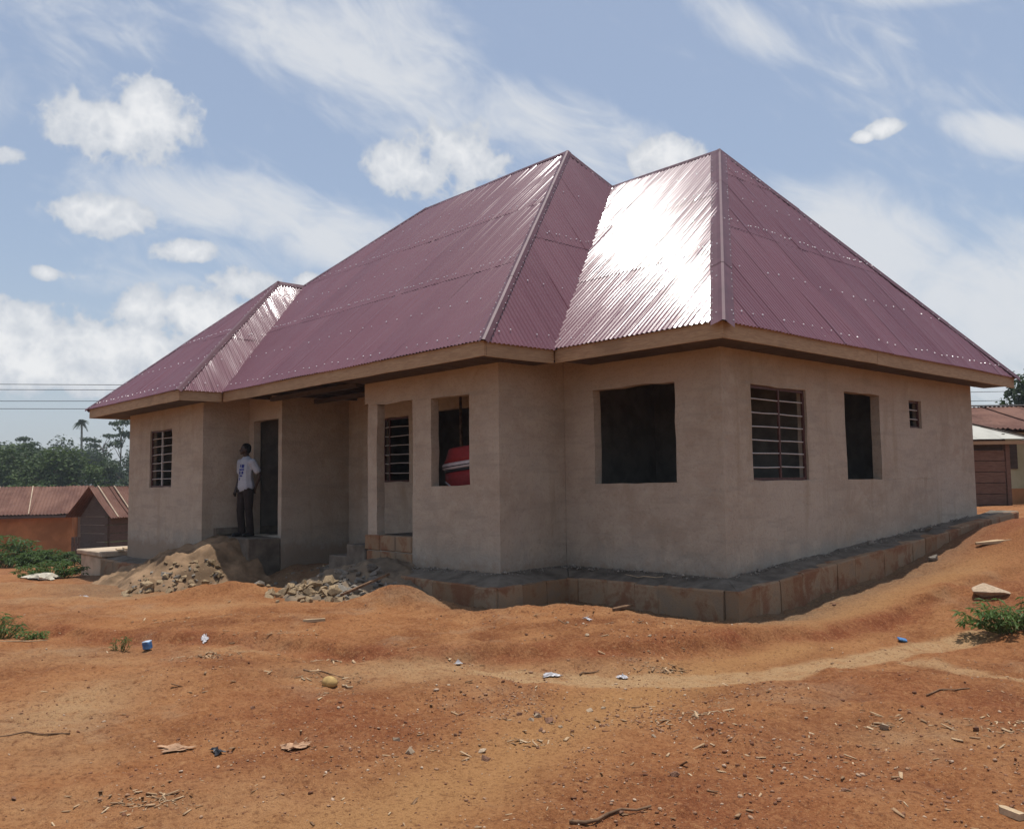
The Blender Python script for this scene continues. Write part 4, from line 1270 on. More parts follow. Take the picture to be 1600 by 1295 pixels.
def strew(name, n, label, mat, size, seed, flat=False, cat='gravel', clumps=()):
    rng = np.random.default_rng(seed)
    pts = []
    while len(pts) < n:
        m_ = 20000
        r = np.abs(rng.normal(0, 1, m_)); th = rng.uniform(0, 2 * np.pi, m_)
        x = 2.0 + r * 3.6 * np.cos(th) - 0.4 * r * r; y = -4.4 + r * 3.0 * np.sin(th)
        ok = ~((x < 0.47) & (y > -0.47)) & ~((x < -2.15) & (y > -1.7)) & (x > -14) & (np.hypot(x - 6.06, y + 8.83) > 1.6)
        dp, _ = poly_dist(x, y, PATH)
        dens = np.clip(0.45 + 1.9 * fbm(x * 0.9 + 31, y * 0.9 + 12, 3) + 1.2 * fbm(x * 3.1 + 3, y * 3.1, 2), 0.04, 1) * (1 - 0.72 * np.exp(-(dp / 0.4) ** 2))
        ok &= rng.random(m_) < dens
        pts += list(zip(x[ok], y[ok]))
    P_ = np.array(pts[:n])
    if clumps:
        k = 0
        for (cx_, cy_, rx_, ry_, m_) in clumps:
            a_ = rng.normal(0, rx_, m_); b_ = rng.normal(0, ry_, m_)
            P_[k:k + m_, 0] = cx_ + a_ * 0.67 - b_ * 0.74; P_[k:k + m_, 1] = cy_ + a_ * 0.74 + b_ * 0.67; k += m_
    z = ground_h(P_[:, 0], P_[:, 1])
    t = (1 + 5 ** 0.5) / 2
    if flat:
        base = np.array([(-.5, -.18, -.06), (.5, -.12, -.06), (.46, .16, -.06), (-.44, .2, -.06), (-.5, -.16, .06), (.48, -.12, .07), (.45, .14, .05), (-.43, .18, .07)])
        fc = np.array([(0, 3, 2), (0, 2, 1), (4, 5, 6), (4, 6, 7), (0, 1, 5), (0, 5, 4), (1, 2, 6), (1, 6, 5), (2, 3, 7), (2, 7, 6), (3, 0, 4), (3, 4, 7)])
    else:
        base = np.array([(-1, t, 0), (1, t, 0), (-1, -t, 0), (1, -t, 0), (0, -1, t), (0, 1, t), (0, -1, -t), (0, 1, -t), (t, 0, -1), (t, 0, 1), (-t, 0, -1), (-t, 0, 1)]) / 3.8
        fc = np.array([(0, 11, 5), (0, 5, 1), (0, 1, 7), (0, 7, 10), (0, 10, 11), (1, 5, 9), (5, 11, 4), (11, 10, 2), (10, 7, 6), (7, 1, 8), (3, 9, 4), (3, 4, 2), (3, 2, 6), (3, 6, 8), (3, 8, 9), (4, 9, 5), (2, 4, 11), (6, 2, 10), (8, 6, 7), (9, 8, 1)])
    nb = len(base)
    s = np.clip(size[0] * np.exp(rng.normal(0, size[1], n)), size[2], size[3])
    yaw = rng.uniform(0, 6.28, n); tl = rng.normal(0, 0.22, n)
    B = np.repeat(base[None], n, 0) * (1 + rng.uniform(-.28, .28, (n, nb, 1)))
    B = B * np.stack([s * rng.uniform(.8, 1.4, n), s * rng.uniform(.6, 1.0, n), s * rng.uniform(.45, .85, n)], 1)[:, None, :]
    B[:, :, 2] += B[:, :, 0] * tl[:, None]
    c, q = np.cos(yaw)[:, None], np.sin(yaw)[:, None]
    X = B[:, :, 0] * c - B[:, :, 1] * q + P_[:, 0:1]; Y = B[:, :, 0] * q + B[:, :, 1] * c + P_[:, 1:2]; Z = B[:, :, 2] + z[:, None] + s[:, None] * 0.12
    V = np.stack([X, Y, Z], 2).reshape(-1, 3)
    F = (fc[None] + (np.arange(n) * nb)[:, None, None]).reshape(-1, 3)
    me = bpy.data.meshes.new(name)
    me.vertices.add(len(V)); me.vertices.foreach_set('co', V.ravel())
    me.loops.add(F.size); me.loops.foreach_set('vertex_index', F.ravel().astype(np.int32))
    me.polygons.add(len(F)); me.polygons.foreach_set('loop_start', np.arange(0, F.size, 3, dtype=np.int32))
    me.update(calc_edges=True)
    tint = np.repeat(np.clip(rng.beta(1.3, 1.5, n), 0, 1), nb)
    me.attributes.new('tint', 'FLOAT', 'POINT').data.foreach_set('value', tint.astype(np.float32))
    me.materials.append(MATS[mat])
    o = link(bpy.data.objects.new(name, me))
    tag(o, label, cat, kind='stuff')


strew('gravel', 10000, 'fine reddish grit and pebbles strewn over the bare dirt', 'grit', (0.0095, 0.5, 0.004, 0.032), 3)
strew('wood_chips', 2300, 'pale wood chips and splinters strewn over the bare dirt', 'chip', (0.020, 0.55, 0.008, 0.07), 4, flat=True, cat='wood chips', clumps=[(1.38, -7.16, .16, .07, 130), (-1.87, -5.42, .22, .10, 160), (1.23, -2.78, .09, .06, 120), (1.9, -5.0, .12, .06, 60), (4.0, -2.6, .22, .09, 140), (-0.3, -5.1, .20, .12, 110), (-4.2, -4.6, .4, .12, 90), (-2.3, -4.6, .3, .1, 70), (2.4, -3.9, .3, .12, 80), (-1.0, -4.6, .25, .06, 60), (3.3, -3.2, .15, .06, 50), (0.3, -1.6, .25, .05, 50)])

# ------------------------------------------------------------------ single things lying on the ground
rg = random.Random(21)
spots = []
while len(spots) < 34:
    r = abs(rg.gauss(0, 1)); th = rg.uniform(0, 6.28)
    x = 1.6 + r * 3.0 * math.cos(th); y = -4.6 + r * 2.3 * math.sin(th)
    if (x < 0.9 and y > -0.9) or (x < -2 and y > -2.0) or math.hypot(x - 6.06, y + 8.83) < 2.6: continue
    spots.append((x, y))
spots += [(2.45, -4.41), (3.06, -3.68), (0.85, -7.63), (1.64, -5.7), (-0.83, -2.9), (0.81, 0.91), (0.9, 0.8), (3.38, -3.26), (0.62, -2.2), (-1.6, -4.9)]
for k, (x, y) in enumerate(spots):
    red = rg.random() < 0.62
    o = put_chunk('stone', ST_R if red else ST_P, x, y, gh(x, y), min(0.11, max(0.03, rg.lognormvariate(-3.2, 0.35))), None, 0.22)
    if red: tag(o, 'small loose dark reddish stone lying on the bare dirt', 'stone', 'dark stones scattered on the dirt')
    else: tag(o, 'small loose pale buff stone lying on the bare dirt', 'stone', 'pale stones scattered on the dirt')


def crumple(name, mat, x, y, sx, sy, hgt, seed, label, cat, yaw=0.0, parent=None, zoff=0.01):
    rng = np.random.default_rng(seed)
    n_ = 9
    V, F = [], []
    for i in range(n_):
        for j in range(n_):
            u, v = i / (n_ - 1) * 2 - 1, j / (n_ - 1) * 2 - 1
            k = 1 + 0.22 * rng.normal()
            r = math.hypot(u, v)
            if r > 1: u, v = u / r ** 0.7, v / r ** 0.7
            px, py = u * sx * k / 2, v * sy * k / 2
            c, s_ = math.cos(yaw), math.sin(yaw)
            X, Y = x + px * c - py * s_, y + px * s_ + py * c
            V.append((X, Y, gh(X, Y) + zoff + hgt * max(0, (1 - r * 0.8)) * rng.uniform(0.3, 1.0)))
    for i in range(n_ - 1):
        for j in range(n_ - 1):
            k = i * n_ + j; F.append((k, k + n_, k + n_ + 1, k + 1))
    o = mesh_obj(name, V, F, mat, parent)
    tag(o, label, cat)
    return o


crumple('plastic_sachet', 'plastic_white', 0.70, -3.58, 0.15, 0.09, 0.035, 1, 'crumpled clear-white plastic sachet beside a yellowish stone, nearest the path middle', 'litter', 0.6)
crumple('plastic_sachet', 'plastic_white', 1.11, -3.16, 0.09, 0.06, 0.035, 2, 'smaller crumpled whitish plastic sachet, right of the other flat sachet', 'litter', 0.3)
crumple('plastic_scrap', 'plastic_white', -0.06, -3.98, 0.055, 0.05, 0.045, 3, 'small balled-up white plastic scrap at the foot of the red bank', 'litter')
crumple('plastic_scrap', 'plastic_white', -2.86, -5.07, 0.09, 0.06, 0.03, 4, 'pinkish-white plastic scrap lying left of the dirt bank', 'litter')
crumple('plastic_scrap', 'plastic_white', -0.46, -1.91, 0.11, 0.05, 0.03, 5, 'white plastic scrap at the shadow edge in front of the plinth', 'litter')
crumple('plastic_bag', 'plastic_black', 0.79, -6.52, 0.11, 0.07, 0.035, 6, 'flattened black plastic bag on the near left dirt', 'litter')
crumple('cloth_rag', 'leaf_dry', 1.02, -6.12, 0.20, 0.09, 0.055, 7, 'dark reddish-brown crumpled rag on the near dirt', 'litter', 0.7)
crumple('dry_leaf', 'leaf_dry', 0.53, -6.67, 0.20, 0.12, 0.03, 8, 'pale orange-brown torn paper scrap on the near left dirt', 'litter', 0.8)
crumple('plastic_sack', 'sacking', -14.3, -3.75, 0.75, 0.45, 0.22, 9, 'off-white crumpled sack beside the low green plant at far left', 'sack', 0.6)
crumple('plastic_scrap', 'plastic_white', -8.8, -4.55, 0.24, 0.12, 0.05, 10, 'white plastic scrap on the grey patch left of the earth ramp', 'litter', 0.6)
bp_ = box('plastic_bag', -0.045, 0.045, -0.035, 0.035, 0, 0.028, 'carton_blue', None, 0.008, 0.012); bp_.location = (2.09, -0.13, gh(2.09, -0.13) + 0.005); bp_.rotation_euler = (0.2, 0.15, 0.8)
tag(bp_, 'small grey-blue packet lying on the pale rill at right', 'litter')
cb = empty('drink_carton', (-2.97, -5.6, gh(-2.97, -5.6) + 0.012))
cb.rotation_euler = (0.12, -0.1, 0.5)
tag(cb, 'small crushed blue drink carton lying on the dirt at left', 'carton')
box('carton_body', -0.042, 0.042, -0.035, 0.035, 0, 0.07, 'carton_blue', cb, 0.008, 0.008)
box('carton_end', -0.038, 0.038, -0.031, 0.031, 0.071, 0.08, 'carton_pale', cb, 0.004, 0.005)
bm = bmesh.new(); bmesh.ops.create_uvsphere(bm, u_segments=16, v_segments=10, radius=0.055)
for v in bm.verts: v.co.z *= 0.85; v.co.x *= 1.15
for v in bm.verts:
    if v.co.x > 0.055: v.co.x *= 1.08
g_ = bm_obj('dry_fruit', bm, 'gourd', None, True); g_.location = (-0.2, -5.17, gh(-0.2, -5.17) + 0.035); g_.rotation_euler = (0.2, 0.1, 0.6)
tag(g_, 'round yellow-brown dried fruit among twigs and ash on the dirt', 'fruit')


def stick(name, x, y, L, yaw, r, mat, label, cat='stick', bend=0.06, group=None):
    pts, rad = [], []
    k = 7
    for i in range(k):
        s = (i / (k - 1) - 0.5) * L
        off = bend * L * math.sin(i * 1.3 + x * 7) * 0.5
        X = x + s * math.cos(yaw) - off * math.sin(yaw); Y = y + s * math.sin(yaw) + off * math.cos(yaw)
        pts.append((X, Y, gh(X, Y) + r * 0.8)); rad.append(r * 0.6 * (1.0 - 0.5 * i / k) * random.uniform(0.85, 1.15))
    V, F = tube_data(pts, rad, 7)
    o = mesh_obj(name, V, F, mat, None, True)
    tag(o, label, cat, group)
    return o


VW = math.atan2(0.744, 0.669)
stick('stick', 3.16, -5.62, 0.42, VW + 0.35, 0.016, 'stick', 'crooked brown stick at the bottom edge of the dirt, just right of centre', bend=0.12)
stick('stick', -0.39, -7.29, 0.55, VW + 0.15, 0.011, 'stick', 'thin straight stick at the left edge on the pale patch')
stick('stick', 0.87, -3.30, 0.22, VW + 0.6, 0.013, 'stick', 'short dark twig between two plastic sachets', bend=0.1)
stick('stick', 3.32, -2.12, 0.34, VW + 0.1, 0.010, 'stick', 'forked twig lying at right below the pale rill')
stick('stick', -0.5, -5.05, 0.35, VW - 0.1, 0.012, 'stick', 'brown twig beside the dried fruit', bend=0.1)
stick('stick', -0.05, -5.1, 0.16, VW - 0.9, 0.016, 'stick_pale', 'stubby pale stick right of the dried fruit')
stick('stick', -4.7, -6.5, 0.9, VW + 0.05, 0.012, 'stick_pale', 'long pale cane lying below the left bush')
cane = stick('stick', -1.05, -0.25, 0.55, math.pi + 0.1, 0.009, 'stick_pale', 'pale thin cane lying on the plinth below the big dark window')
cane.location.z += 0.36


def plank(name, x, y, L, yaw, wd, th, mat, label, z=None, tilt=0.0, cat='plank'):
    bm = bmesh.new()
    n_ = 6
    for i in range(n_ + 1):
        s = -L / 2 + L * i / n_
        wl = wd / 2 * (1 - (0.75 if i == 0 else 0.0)) * random.uniform(.94, 1.06)
        for (a, b) in ((-wl, -th / 2), (wl, -th / 2), (wl, th / 2), (-wl, th / 2)):
            bm.verts.new((s, a, b))
    bm.verts.ensure_lookup_table()
    for i in range(n_):
        for j in range(4):
            bm.faces.new([bm.verts[i * 4 + j], bm.verts[i * 4 + (j + 1) % 4], bm.verts[(i + 1) * 4 + (j + 1) % 4], bm.verts[(i + 1) * 4 + j]])
    bm.faces.new([bm.verts[k] for k in (3, 2, 1, 0)]); bm.faces.new([bm.verts[n_ * 4 + k] for k in range(4)])
    o = bm_obj(name, bm, mat)
    o.location = (x, y, (gh(x, y) if z is None else z) + th / 2 + 0.004); o.rotation_euler = (random.uniform(-.04, .04), tilt, yaw)
    tag(o, label, cat)
    return o


plank('plank', 1.65, 5.15, 1.65, VW - 0.03, 0.16, 0.035, 'plank_wood', 'long pale sawn plank resting on the red soil heap at right', z=0.5 * (gh(1.1, 4.54) + gh(2.2, 5.76)) + 0.03, tilt=-math.atan((gh(2.2, 5.76) - gh(1.1, 4.54)) / 1.65))
plank('wood_offcut', -2.66, -3.93, 0.24, VW + 0.35, 0.05, 0.03, 'plank_wood', 'short pale sawn offcut lying on the dirt in front of the rubble heap')
plank('wood_offcut', -0.62, -1.15, 0.42, VW + 0.9, 0.07, 0.025, 'stick', 'weathered brown board offcut on the ground in the shade below the plinth corner')
plank('wood_offcut', -4.1, -2.35, 0.75, VW + 0.65, 0.05, 0.03, 'stick', 'weathered batten lying across the grey rubble heap', z=-0.18, tilt=-0.3)
plank('wood_offcut', 4.47, -4.30, 0.12, VW - 1.2, 0.04, 0.03, 'stick_pale', 'stub of pale wood standing out at the bottom right corner')
sb = chunk_mesh('stone_slab', 77, 0.5, 20); sb.materials.append(MATS['stone_pale'])
o = bpy.data.objects.new('stone_slab', sb); o.location = (2.25, 1.75, gh(2.25, 1.75) + 0.015); o.scale = (0.50, 0.40, 0.36); o.rotation_euler = (0.04, 0.05, VW + 0.2); link(o)
tag(o, 'large flat pale-orange rock behind the green bush at right', 'rock', kind='thing')
for (x, y, s, lb) in ((0.16, 3.3, 0.12, 'pale lump of mortar on the plinth ledge below the tall window'), (0.25, 5.0, 0.13, 'pale lump of mortar on the plinth ledge near the small window')):
    o = put_chunk('mortar_lump', CH_G, x, y, 0.0 + 0.072 * y, s); tag(o, lb, 'rubble')
o = put_chunk('stone', CH_G, 0.72, 3.95, gh(0.72, 3.95), 0.2); tag(o, 'rounded grey stone in the shadow at the foot of the side plinth', 'stone')


# ------------------------------------------------------------------ plants
def leaf_quads(items):
    """items: (base, dir, normal, length, width) -> folded diamond leaves"""
    V, F = [], []
    for (b, d, n_, L, W) in items:
        s = d.cross(n_)
        if s.length < 1e-4: s = d.cross(Vector((1, 0, 0)))
        s.normalize(); u = s.cross(d).normalized()
        k = len(V)
        V += [b, b + d * (L * 0.45) + s * (W / 2) + u * (W * 0.12), b + d * L - u * (L * 0.12), b + d * (L * 0.45) - s * (W / 2) + u * (W * 0.12)]
        F += [(k, k + 1, k + 2), (k, k + 2, k + 3)]
    return V, F


def bush(name, x, y, rx, ry, h, heads, leaf, label, seed, mat='leaf_near', leaflets=6, cat='bush', yaw=VW, z=None):
    rg = random.Random(seed)
    z0 = (gh(x, y) if z is None else z) - 0.02
    root = empty(name, (x, y, z0))
    tag(root, label, cat)
    stems, lv = [], []
    for k in range(heads):
        a = rg.uniform(0, 6.28); r = math.sqrt(rg.random())
        px, py = rx * r * math.cos(a), ry * r * math.sin(a)
        c, s = math.cos(yaw), math.sin(yaw)
        px, py = px * c - py * s, px * s + py * c
        hh = h * (0.35 + 0.65 * rg.random()) * (1 - 0.45 * r * r)
        tip = Vector((px, py, hh)); base = Vector((px * 0.45 + rg.uniform(-.03, .03), py * 0.45 + rg.uniform(-.03, .03), 0))
        mid = base.lerp(tip, 0.5) + Vector((rg.uniform(-.03, .03), rg.uniform(-.03, .03), hh * 0.12))
        stems.append(tube_data([base, mid, tip], [0.0035 + h * 0.004, 0.003 + h * 0.002, 0.0016], 4))
        out = Vector((px, py, 0)); out = out.normalized() if out.length > 1e-3 else Vector((1, 0, 0))
        for j in range(leaflets):
            an = 2 * math.pi * j / leaflets + rg.uniform(-.3, .3)
            d = Vector((math.cos(an), math.sin(an), rg.uniform(-0.75, 0.25))) + out * 0.35
            d.normalize()
            n_ = Vector((rg.uniform(-.4, .4), rg.uniform(-.4, .4), 1))
            L = leaf * rg.uniform(0.65, 1.25)
            lv.append((tip + d * 0.01, d, n_, L, L * rg.uniform(0.24, 0.38)))
        for j in range(3):
            t = rg.uniform(0.35, 0.9); q = base.lerp(tip, t)
            an = rg.uniform(0, 6.28); d = Vector((math.cos(an), math.sin(an), rg.uniform(-.3, .5))).normalized()
            lv.append((q, d, Vector((0, 0, 1)), leaf * rg.uniform(.5, 1), leaf * 0.28))
    V, F = join_data(stems); mesh_obj('stems', V, F, 'plant_stem', root)
    V, F = leaf_quads(lv); o = mesh_obj('foliage', V, F, mat, root); o['kind'] = 'stuff'
    return root


bush('cassava_bush', 2.86, 0.72, 0.58, 0.28, 0.36, 120, 0.082, 'low bright green leafy bush at the right edge on the dirt', 1)
bush('cassava_bush', -5.5, -6.45, 0.36, 0.24, 0.38, 75, 0.07, 'low green weedy bush at the left edge in the foreground', 2)
bush('weed', -4.85, -6.2, 0.22, 0.12, 0.15, 28, 0.055, 'smaller low weed just right of the left foreground bush', 3, cat='weed')
bush('weed', -14.7, -3.5, 0.75, 0.40, 0.42, 130, 0.11, 'low spreading green plant behind the off-white sack', 4, cat='weed')
bush('weed', -3.14, -5.8, 0.10, 0.06, 0.20, 14, 0.04, 'tiny sprig of weed left of the blue drink carton', 5, cat='weed')
bush('weed', -17.4, -2.2, 0.22, 0.16, 0.22, 26, 0.08, 'small green tuft beside the concrete slab', 6, cat='weed')
bush('hedge_bush', -30.0, -1.55, 2.0, 0.8, 1.35, 190, 0.26, 'big green bush in front of the mud-walled hut', 7)
bush('hedge_bush', -27.6, -0.3, 1.3, 0.6, 0.65, 150, 0.22, 'lower spreading bush at the foot of the mud-walled hut', 8)
bush('weed', 0.75, 11.6, 0.35, 0.2, 0.22, 40, 0.09, 'small weed on the dirt before the plank shed at right', 9, cat='weed')
bush('hedge_bush', 0.9, 12.9, 0.7, 0.4, 0.75, 90, 0.14, 'green shrub at the far right edge before the ochre house', 10)


def crown_leaves(rg, lobes, n, size, flat=0.8):
    lv = []
    tot = sum(l[3] ** 2 for l in lobes)
    for (cx, cy, cz, r, rz) in lobes:
        for _ in range(int(n * r * r / tot)):
            v = Vector((rg.gauss(0, 1), rg.gauss(0, 1), rg.gauss(0, 1))).normalized()
            k = rg.uniform(0.55, 1.06) if rg.random() < 0.85 else rg.uniform(0.1, 0.6)
            p = Vector((cx + v.x * r * k, cy + v.y * r * k, cz + v.z * rz * k))
            d = Vector((rg.uniform(-1, 1), rg.uniform(-1, 1), rg.uniform(-.7, .3))).normalized()
            n_ = (v + Vector((rg.uniform(-.7, .7), rg.uniform(-.7, .7), rg.uniform(0, .9)))).normalized()
            L = size * rg.uniform(0.6, 1.35)
            lv.append((p, d, n_, L, L * rg.uniform(.55, .85)))
    return leaf_quads(lv)


def make_tree_data(seed, kind):
    """unit-height tree meshes: trunk with limbs, crown of leaf faces"""
    rg = random.Random(seed)
    lobes = []
    if kind == 'round':
        for k in range(13):
            a = rg.uniform(0, 6.28); r = 0.27 * math.sqrt(rg.random()); z = rg.uniform(0.42, 0.86)
            w = rg.uniform(0.10, 0.19) * (1.15 - abs(z - 0.62))
            lobes.append((r * math.cos(a), r * math.sin(a), z, w, w * 0.8))
        th, n_, sz, tr = 0.5, 1700, 0.042, 0.022
    elif kind == 'tall':
        for k in range(14):
            a = rg.uniform(0, 6.28); z = rg.uniform(0.25, 0.93); r = 0.17 * math.sqrt(rg.random()) * (1.3 - z)
            w = rg.uniform(0.08, 0.15)
            lobes.append((r * math.cos(a), r * math.sin(a), z, w, w * 1.05))
        th, n_, sz, tr = 0.5, 1600, 0.040, 0.018
    elif kind == 'umbrella':
        for k in range(9):
            a = rg.uniform(0, 6.28); r = 0.24 * math.sqrt(rg.random()); z = rg.choice((0.72, 0.82, 0.90, 0.95)) + rg.uniform(-.02, .02)
            lobes.append((r * math.cos(a), r * math.sin(a), z, rg.uniform(0.06, 0.12), rg.uniform(0.018, 0.03)))
        th, n_, sz, tr = 0.8, 620, 0.034, 0.014
    elif kind == 'bush':
        for k in range(12):
            a = rg.uniform(0, 6.28); r = 0.6 * math.sqrt(rg.random()); z = rg.uniform(0.2, 0.75)
            w = rg.uniform(0.18, 0.30)
            lobes.append((r * math.cos(a), r * math.sin(a), z, w, w * 0.85))
        th, n_, sz, tr = 0.3, 1500, 0.085, 0.02
    pts = [(0, 0, -0.05), (rg.uniform(-.012, .012), rg.uniform(-.012, .012), th * 0.5), (rg.uniform(-.02, .02), rg.uniform(-.02, .02), th), (rg.uniform(-.03, .03), rg.uniform(-.03, .03), 0.86)]
    parts = [tube_data(pts, [tr, tr * .75, tr * .55, tr * .15], 6)]
    for l in lobes[:8]:
        z = max(0.15, min(th * 1.1, l[2] - 0.15)); q = z / th if z < th else 1
        s = Vector(pts[1]).lerp(Vector(pts[2]), max(0, (z - th * .5) / (th * .5)))
        parts.append(tube_data([s, s.lerp(Vector(l[:3]), 0.55) + Vector((0, 0, 0.02)), Vector(l[:3])], [tr * .4, tr * .25, tr * .1], 5))
    return join_data(parts), crown_leaves(rg, lobes, n_, sz)


TREES = {}


def tree_mesh(kind, var, mat):
    key = (kind, var, mat)
    if key not in TREES:
        (tv, tf), (cv, cf) = make_tree_data(var * 17 + len(kind) * 101, kind)
        t = bpy.data.meshes.new('trunk'); t.from_pydata([tuple(v) for v in tv], [], tf); t.materials.append(MATS['bark'])
        c = bpy.data.meshes.new('crown'); c.from_pydata([tuple(v) for v in cv], [], cf); c.materials.append(MATS[mat])
        TREES[key] = (t, c)
    return TREES[key]


def place_tree(kind, var, x, y, h, wid, label, group=None, mat='leaf_far', name='tree', z=None, cat='tree'):
    t, c = tree_mesh(kind, var, mat)
    root = empty(name, (x, y, gh(x, y) if z is None else z))
    root.scale = (h * wid, h * wid, h); root.rotation_euler = (0, 0, random.uniform(0, 6.28))
    tag(root, label, cat, group)
    link(bpy.data.objects.new('trunk', t), root)
    o = link(bpy.data.objects.new('crown', c), root)
    return root


def at(bear_px, dist):
    """point at a bearing (given as the photograph's column) and a distance from the viewpoint"""
    d = CAM_F + CAM_R * ((bear_px - 800) / 1370.2)
    d = Vector((d.x, d.y, 0)).normalized()
    return CAM_P.x + d.x * dist, CAM_P.y + d.y * dist


rg = random.Random(31)
FG = 'dark trees of the wood behind the huts'
for k in range(30):                                         # the wood's far edge
    col = -170 + k * 17 + rg.uniform(-8, 8); d = rg.uniform(135, 185)
    x, y = at(col, d)
    place_tree(rg.choice(('round', 'round', 'tall')), rg.randrange(3), x, y, rg.uniform(8.9, 11.3) * d / 150, rg.uniform(0.85, 1.25), 'dark green broad-crowned tree in the wood behind the huts', FG, 'leaf_far')
MG = 'lighter trees before the wood'
for k in range(17):
    col = -150 + k * 27 + rg.uniform(-10, 10); d = rg.uniform(88, 115)
    x, y = at(col, d)
    place_tree(rg.choice(('round', 'tall')), rg.randrange(3), x, y, rg.uniform(6.0, 8.6), rg.uniform(0.9, 1.4), 'mid-green tree standing in front of the dark wood', MG, rg.choice(('leaf_far', 'leaf_mid')))
UG = 'light green shrubs behind the hut roofs'
for k in range(22):
    col = -140 + k * 19 + rg.uniform(-8, 8); d = rg.uniform(54, 74)
    x, y = at(col, d)
    place_tree('bush', rg.randrange(3), x, y, rg.uniform(2.9, 4.4), rg.uniform(0.8, 1.15), 'light green shrub growing just behind the hut roofs', UG, 'leaf_mid', 'shrub', cat='shrub')
x, y = at(190, 150); place_tree('umbrella', 0, x, y, 14.6, 0.8, 'flat-topped tree rising over the wood beside the house corner', None, 'leaf_far')
x, y = at(163, 165); place_tree('umbrella', 1, x, y, 13.2, 0.9, 'layered open tree over the wood, right of the tall palm', None, 'leaf_far')
x, y = at(40, 160); place_tree('umbrella', 2, x, y, 13.0, 0.9, 'ragged open tree over the wood at far left', None, 'leaf_far')
x, y = at(1632, 58); place_tree('round', 1, x, y, 7.6, 0.9, 'dark tree crown behind the neighbour roofs at right', None, 'leaf_far', z=0.2)
x, y = at(1660, 70); place_tree('round', 2, x, y, 8.2, 1.0, 'second dark tree beyond the neighbour roofs at the far right', None, 'leaf_far', z=0.2)


def palm(x, y, h, label):
    root = empty('palm_tree', (x, y, gh(x, y)))
    tag(root, label, 'palm')
    V, F = tube_data([(0, 0, -0.3), (0.1, 0, h * .4), (0, 0.05, h * .75), (0.05, 0, h)], [0.24, 0.2, 0.17, 0.14], 7)
    mesh_obj('trunk', V, F, 'bark_pale', root)
    rg = random.Random(3); lv = []
    for k in range(34):
        a = rg.uniform(0, 6.28); e = rg.uniform(-0.6, 1.3)
        d = Vector((math.cos(a) * math.cos(e), math.sin(a) * math.cos(e), math.sin(e)))
        p = Vector((0.05, 0, h)); L = rg.uniform(0.85, 1.2)
        for j in range(9):
            t = (j + 1) / 9
            q = p + d * (L * t) + Vector((0, 0, -0.75 * t * t))
            for s in (-1, 1):
                dd = (d * 0.5 + d.cross(Vector((0, 0, 1))) * s + Vector((0, 0, -0.5))).normalized()
                lv.append((q, dd, Vector((0, 0, 1)), 0.5 * (1.2 - t * .7), 0.12))
    V, F = leaf_quads(lv)
    o = mesh_obj('frond', V, F, 'leaf_far', root)


x, y = at(128, 150); palm(x, y, 13.9, 'tall thin palm rising above the wood, left of the house')


# ------------------------------------------------------------------ huts to the left
def frame_pt(o, u, v):
    return lambda a, b, z: (o[0] + u[0] * a + v[0] * b, o[1] + u[1] * a + v[1] * b, z)


def quad_box(name, P, a0, a1, b0, b1, z0, z1, mat, parent):
    v = [P(a0, b0, z0), P(a1, b0, z0), P(a1, b1, z0), P(a0, b1, z0), P(a0, b0, z1), P(a1, b0, z1), P(a1, b1, z1), P(a0, b1, z1)]
    f = [(0, 3, 2, 1), (4, 5, 6, 7), (0, 1, 5, 4), (1, 2, 6, 5), (2, 3, 7, 6), (3, 0, 4, 7)]
    return mesh_obj(name, v, f, mat, parent)


def sheet_run(P, a0, a1, b0, z0, b1, z1, n_, mat, parent, wave=0.05, name='roof_sheet', amp=0.02):
    """corrugated sheets between eave (b0, z0) and ridge (b1, z1), n_ sheets along a"""
    for k in range(n_):
        p, q = a0 + (a1 - a0) * k / n_, a0 + (a1 - a0) * (k + 1) / n_ + 0.04
        V, F = [], []
        off = random.uniform(0, 0.015) + 0.012 * (k % 2); e = random.uniform(-.05, .05)
        m_ = 16
        for i in range(m_ + 1):
            a = p + (q - p) * i / m_; d = amp * math.cos(i * math.pi / 1.0) + off
            V += [P(a, b0 + (e if b0 < b1 else -e), z0 + d), P(a, (b0 + b1) / 2, (z0 + z1) / 2 + d - 0.01), P(a, b1, z1 + d)]
        for i in range(m_):
            for j in range(2):
                F.append((i * 3 + j, (i + 1) * 3 + j, (i + 1) * 3 + j + 1, i * 3 + j + 1))
        mesh_obj(name, V, F, mat[k % len(mat)] if isinstance(mat, list) else mat, parent)


UR = Vector((0.669, 0.744, 0)).normalized(); VF = Vector((-0.744, 0.669, 0)).normalized()


def rot2(u, deg):
    c, s = math.cos(math.radians(deg)), math.sin(math.radians(deg))
    return (u[0] * c - u[1] * s, u[0] * s + u[1] * c)


# mud-walled hut, long side to the viewer
o0 = at(117, 42.5); u = rot2(UR, 18); v = rot2(VF, 18)
hutA = empty('mud_hut', (o0[0], o0[1], -2.0)); tag(hutA, 'long orange mud-walled hut with rusty sheet roof at the left edge', 'hut')
PA = lambda a, b, z: (u[0] * a + v[0] * b, u[1] * a + v[1] * b, z + 0.0)
gz = 0.0
quad_box('wall', PA, -7.5, 0, 0, 3.4, gz - 0.3, gz + 1.99, 'mud_wall', hutA)
quad_box('door', PA, -4.1, -3.3, -0.03, 0.03, gz, gz + 1.6, 'hut_wood', hutA)
mesh_obj('gable', [PA(0.0, 0.0, 1.99), PA(0.0, 3.4, 1.99), PA(0.0, 1.7, 3.0)], [(0, 1, 2)], 'mud_wall', hutA)
sheet_run(PA, -8.0, 0.55, -0.45, 2.07, 1.7, 3.25, 8, 'rusty_sheet', hutA)
sheet_run(PA, -8.0, 0.55, 3.85, 2.07, 1.7, 3.25, 8, 'rusty_sheet', hutA)
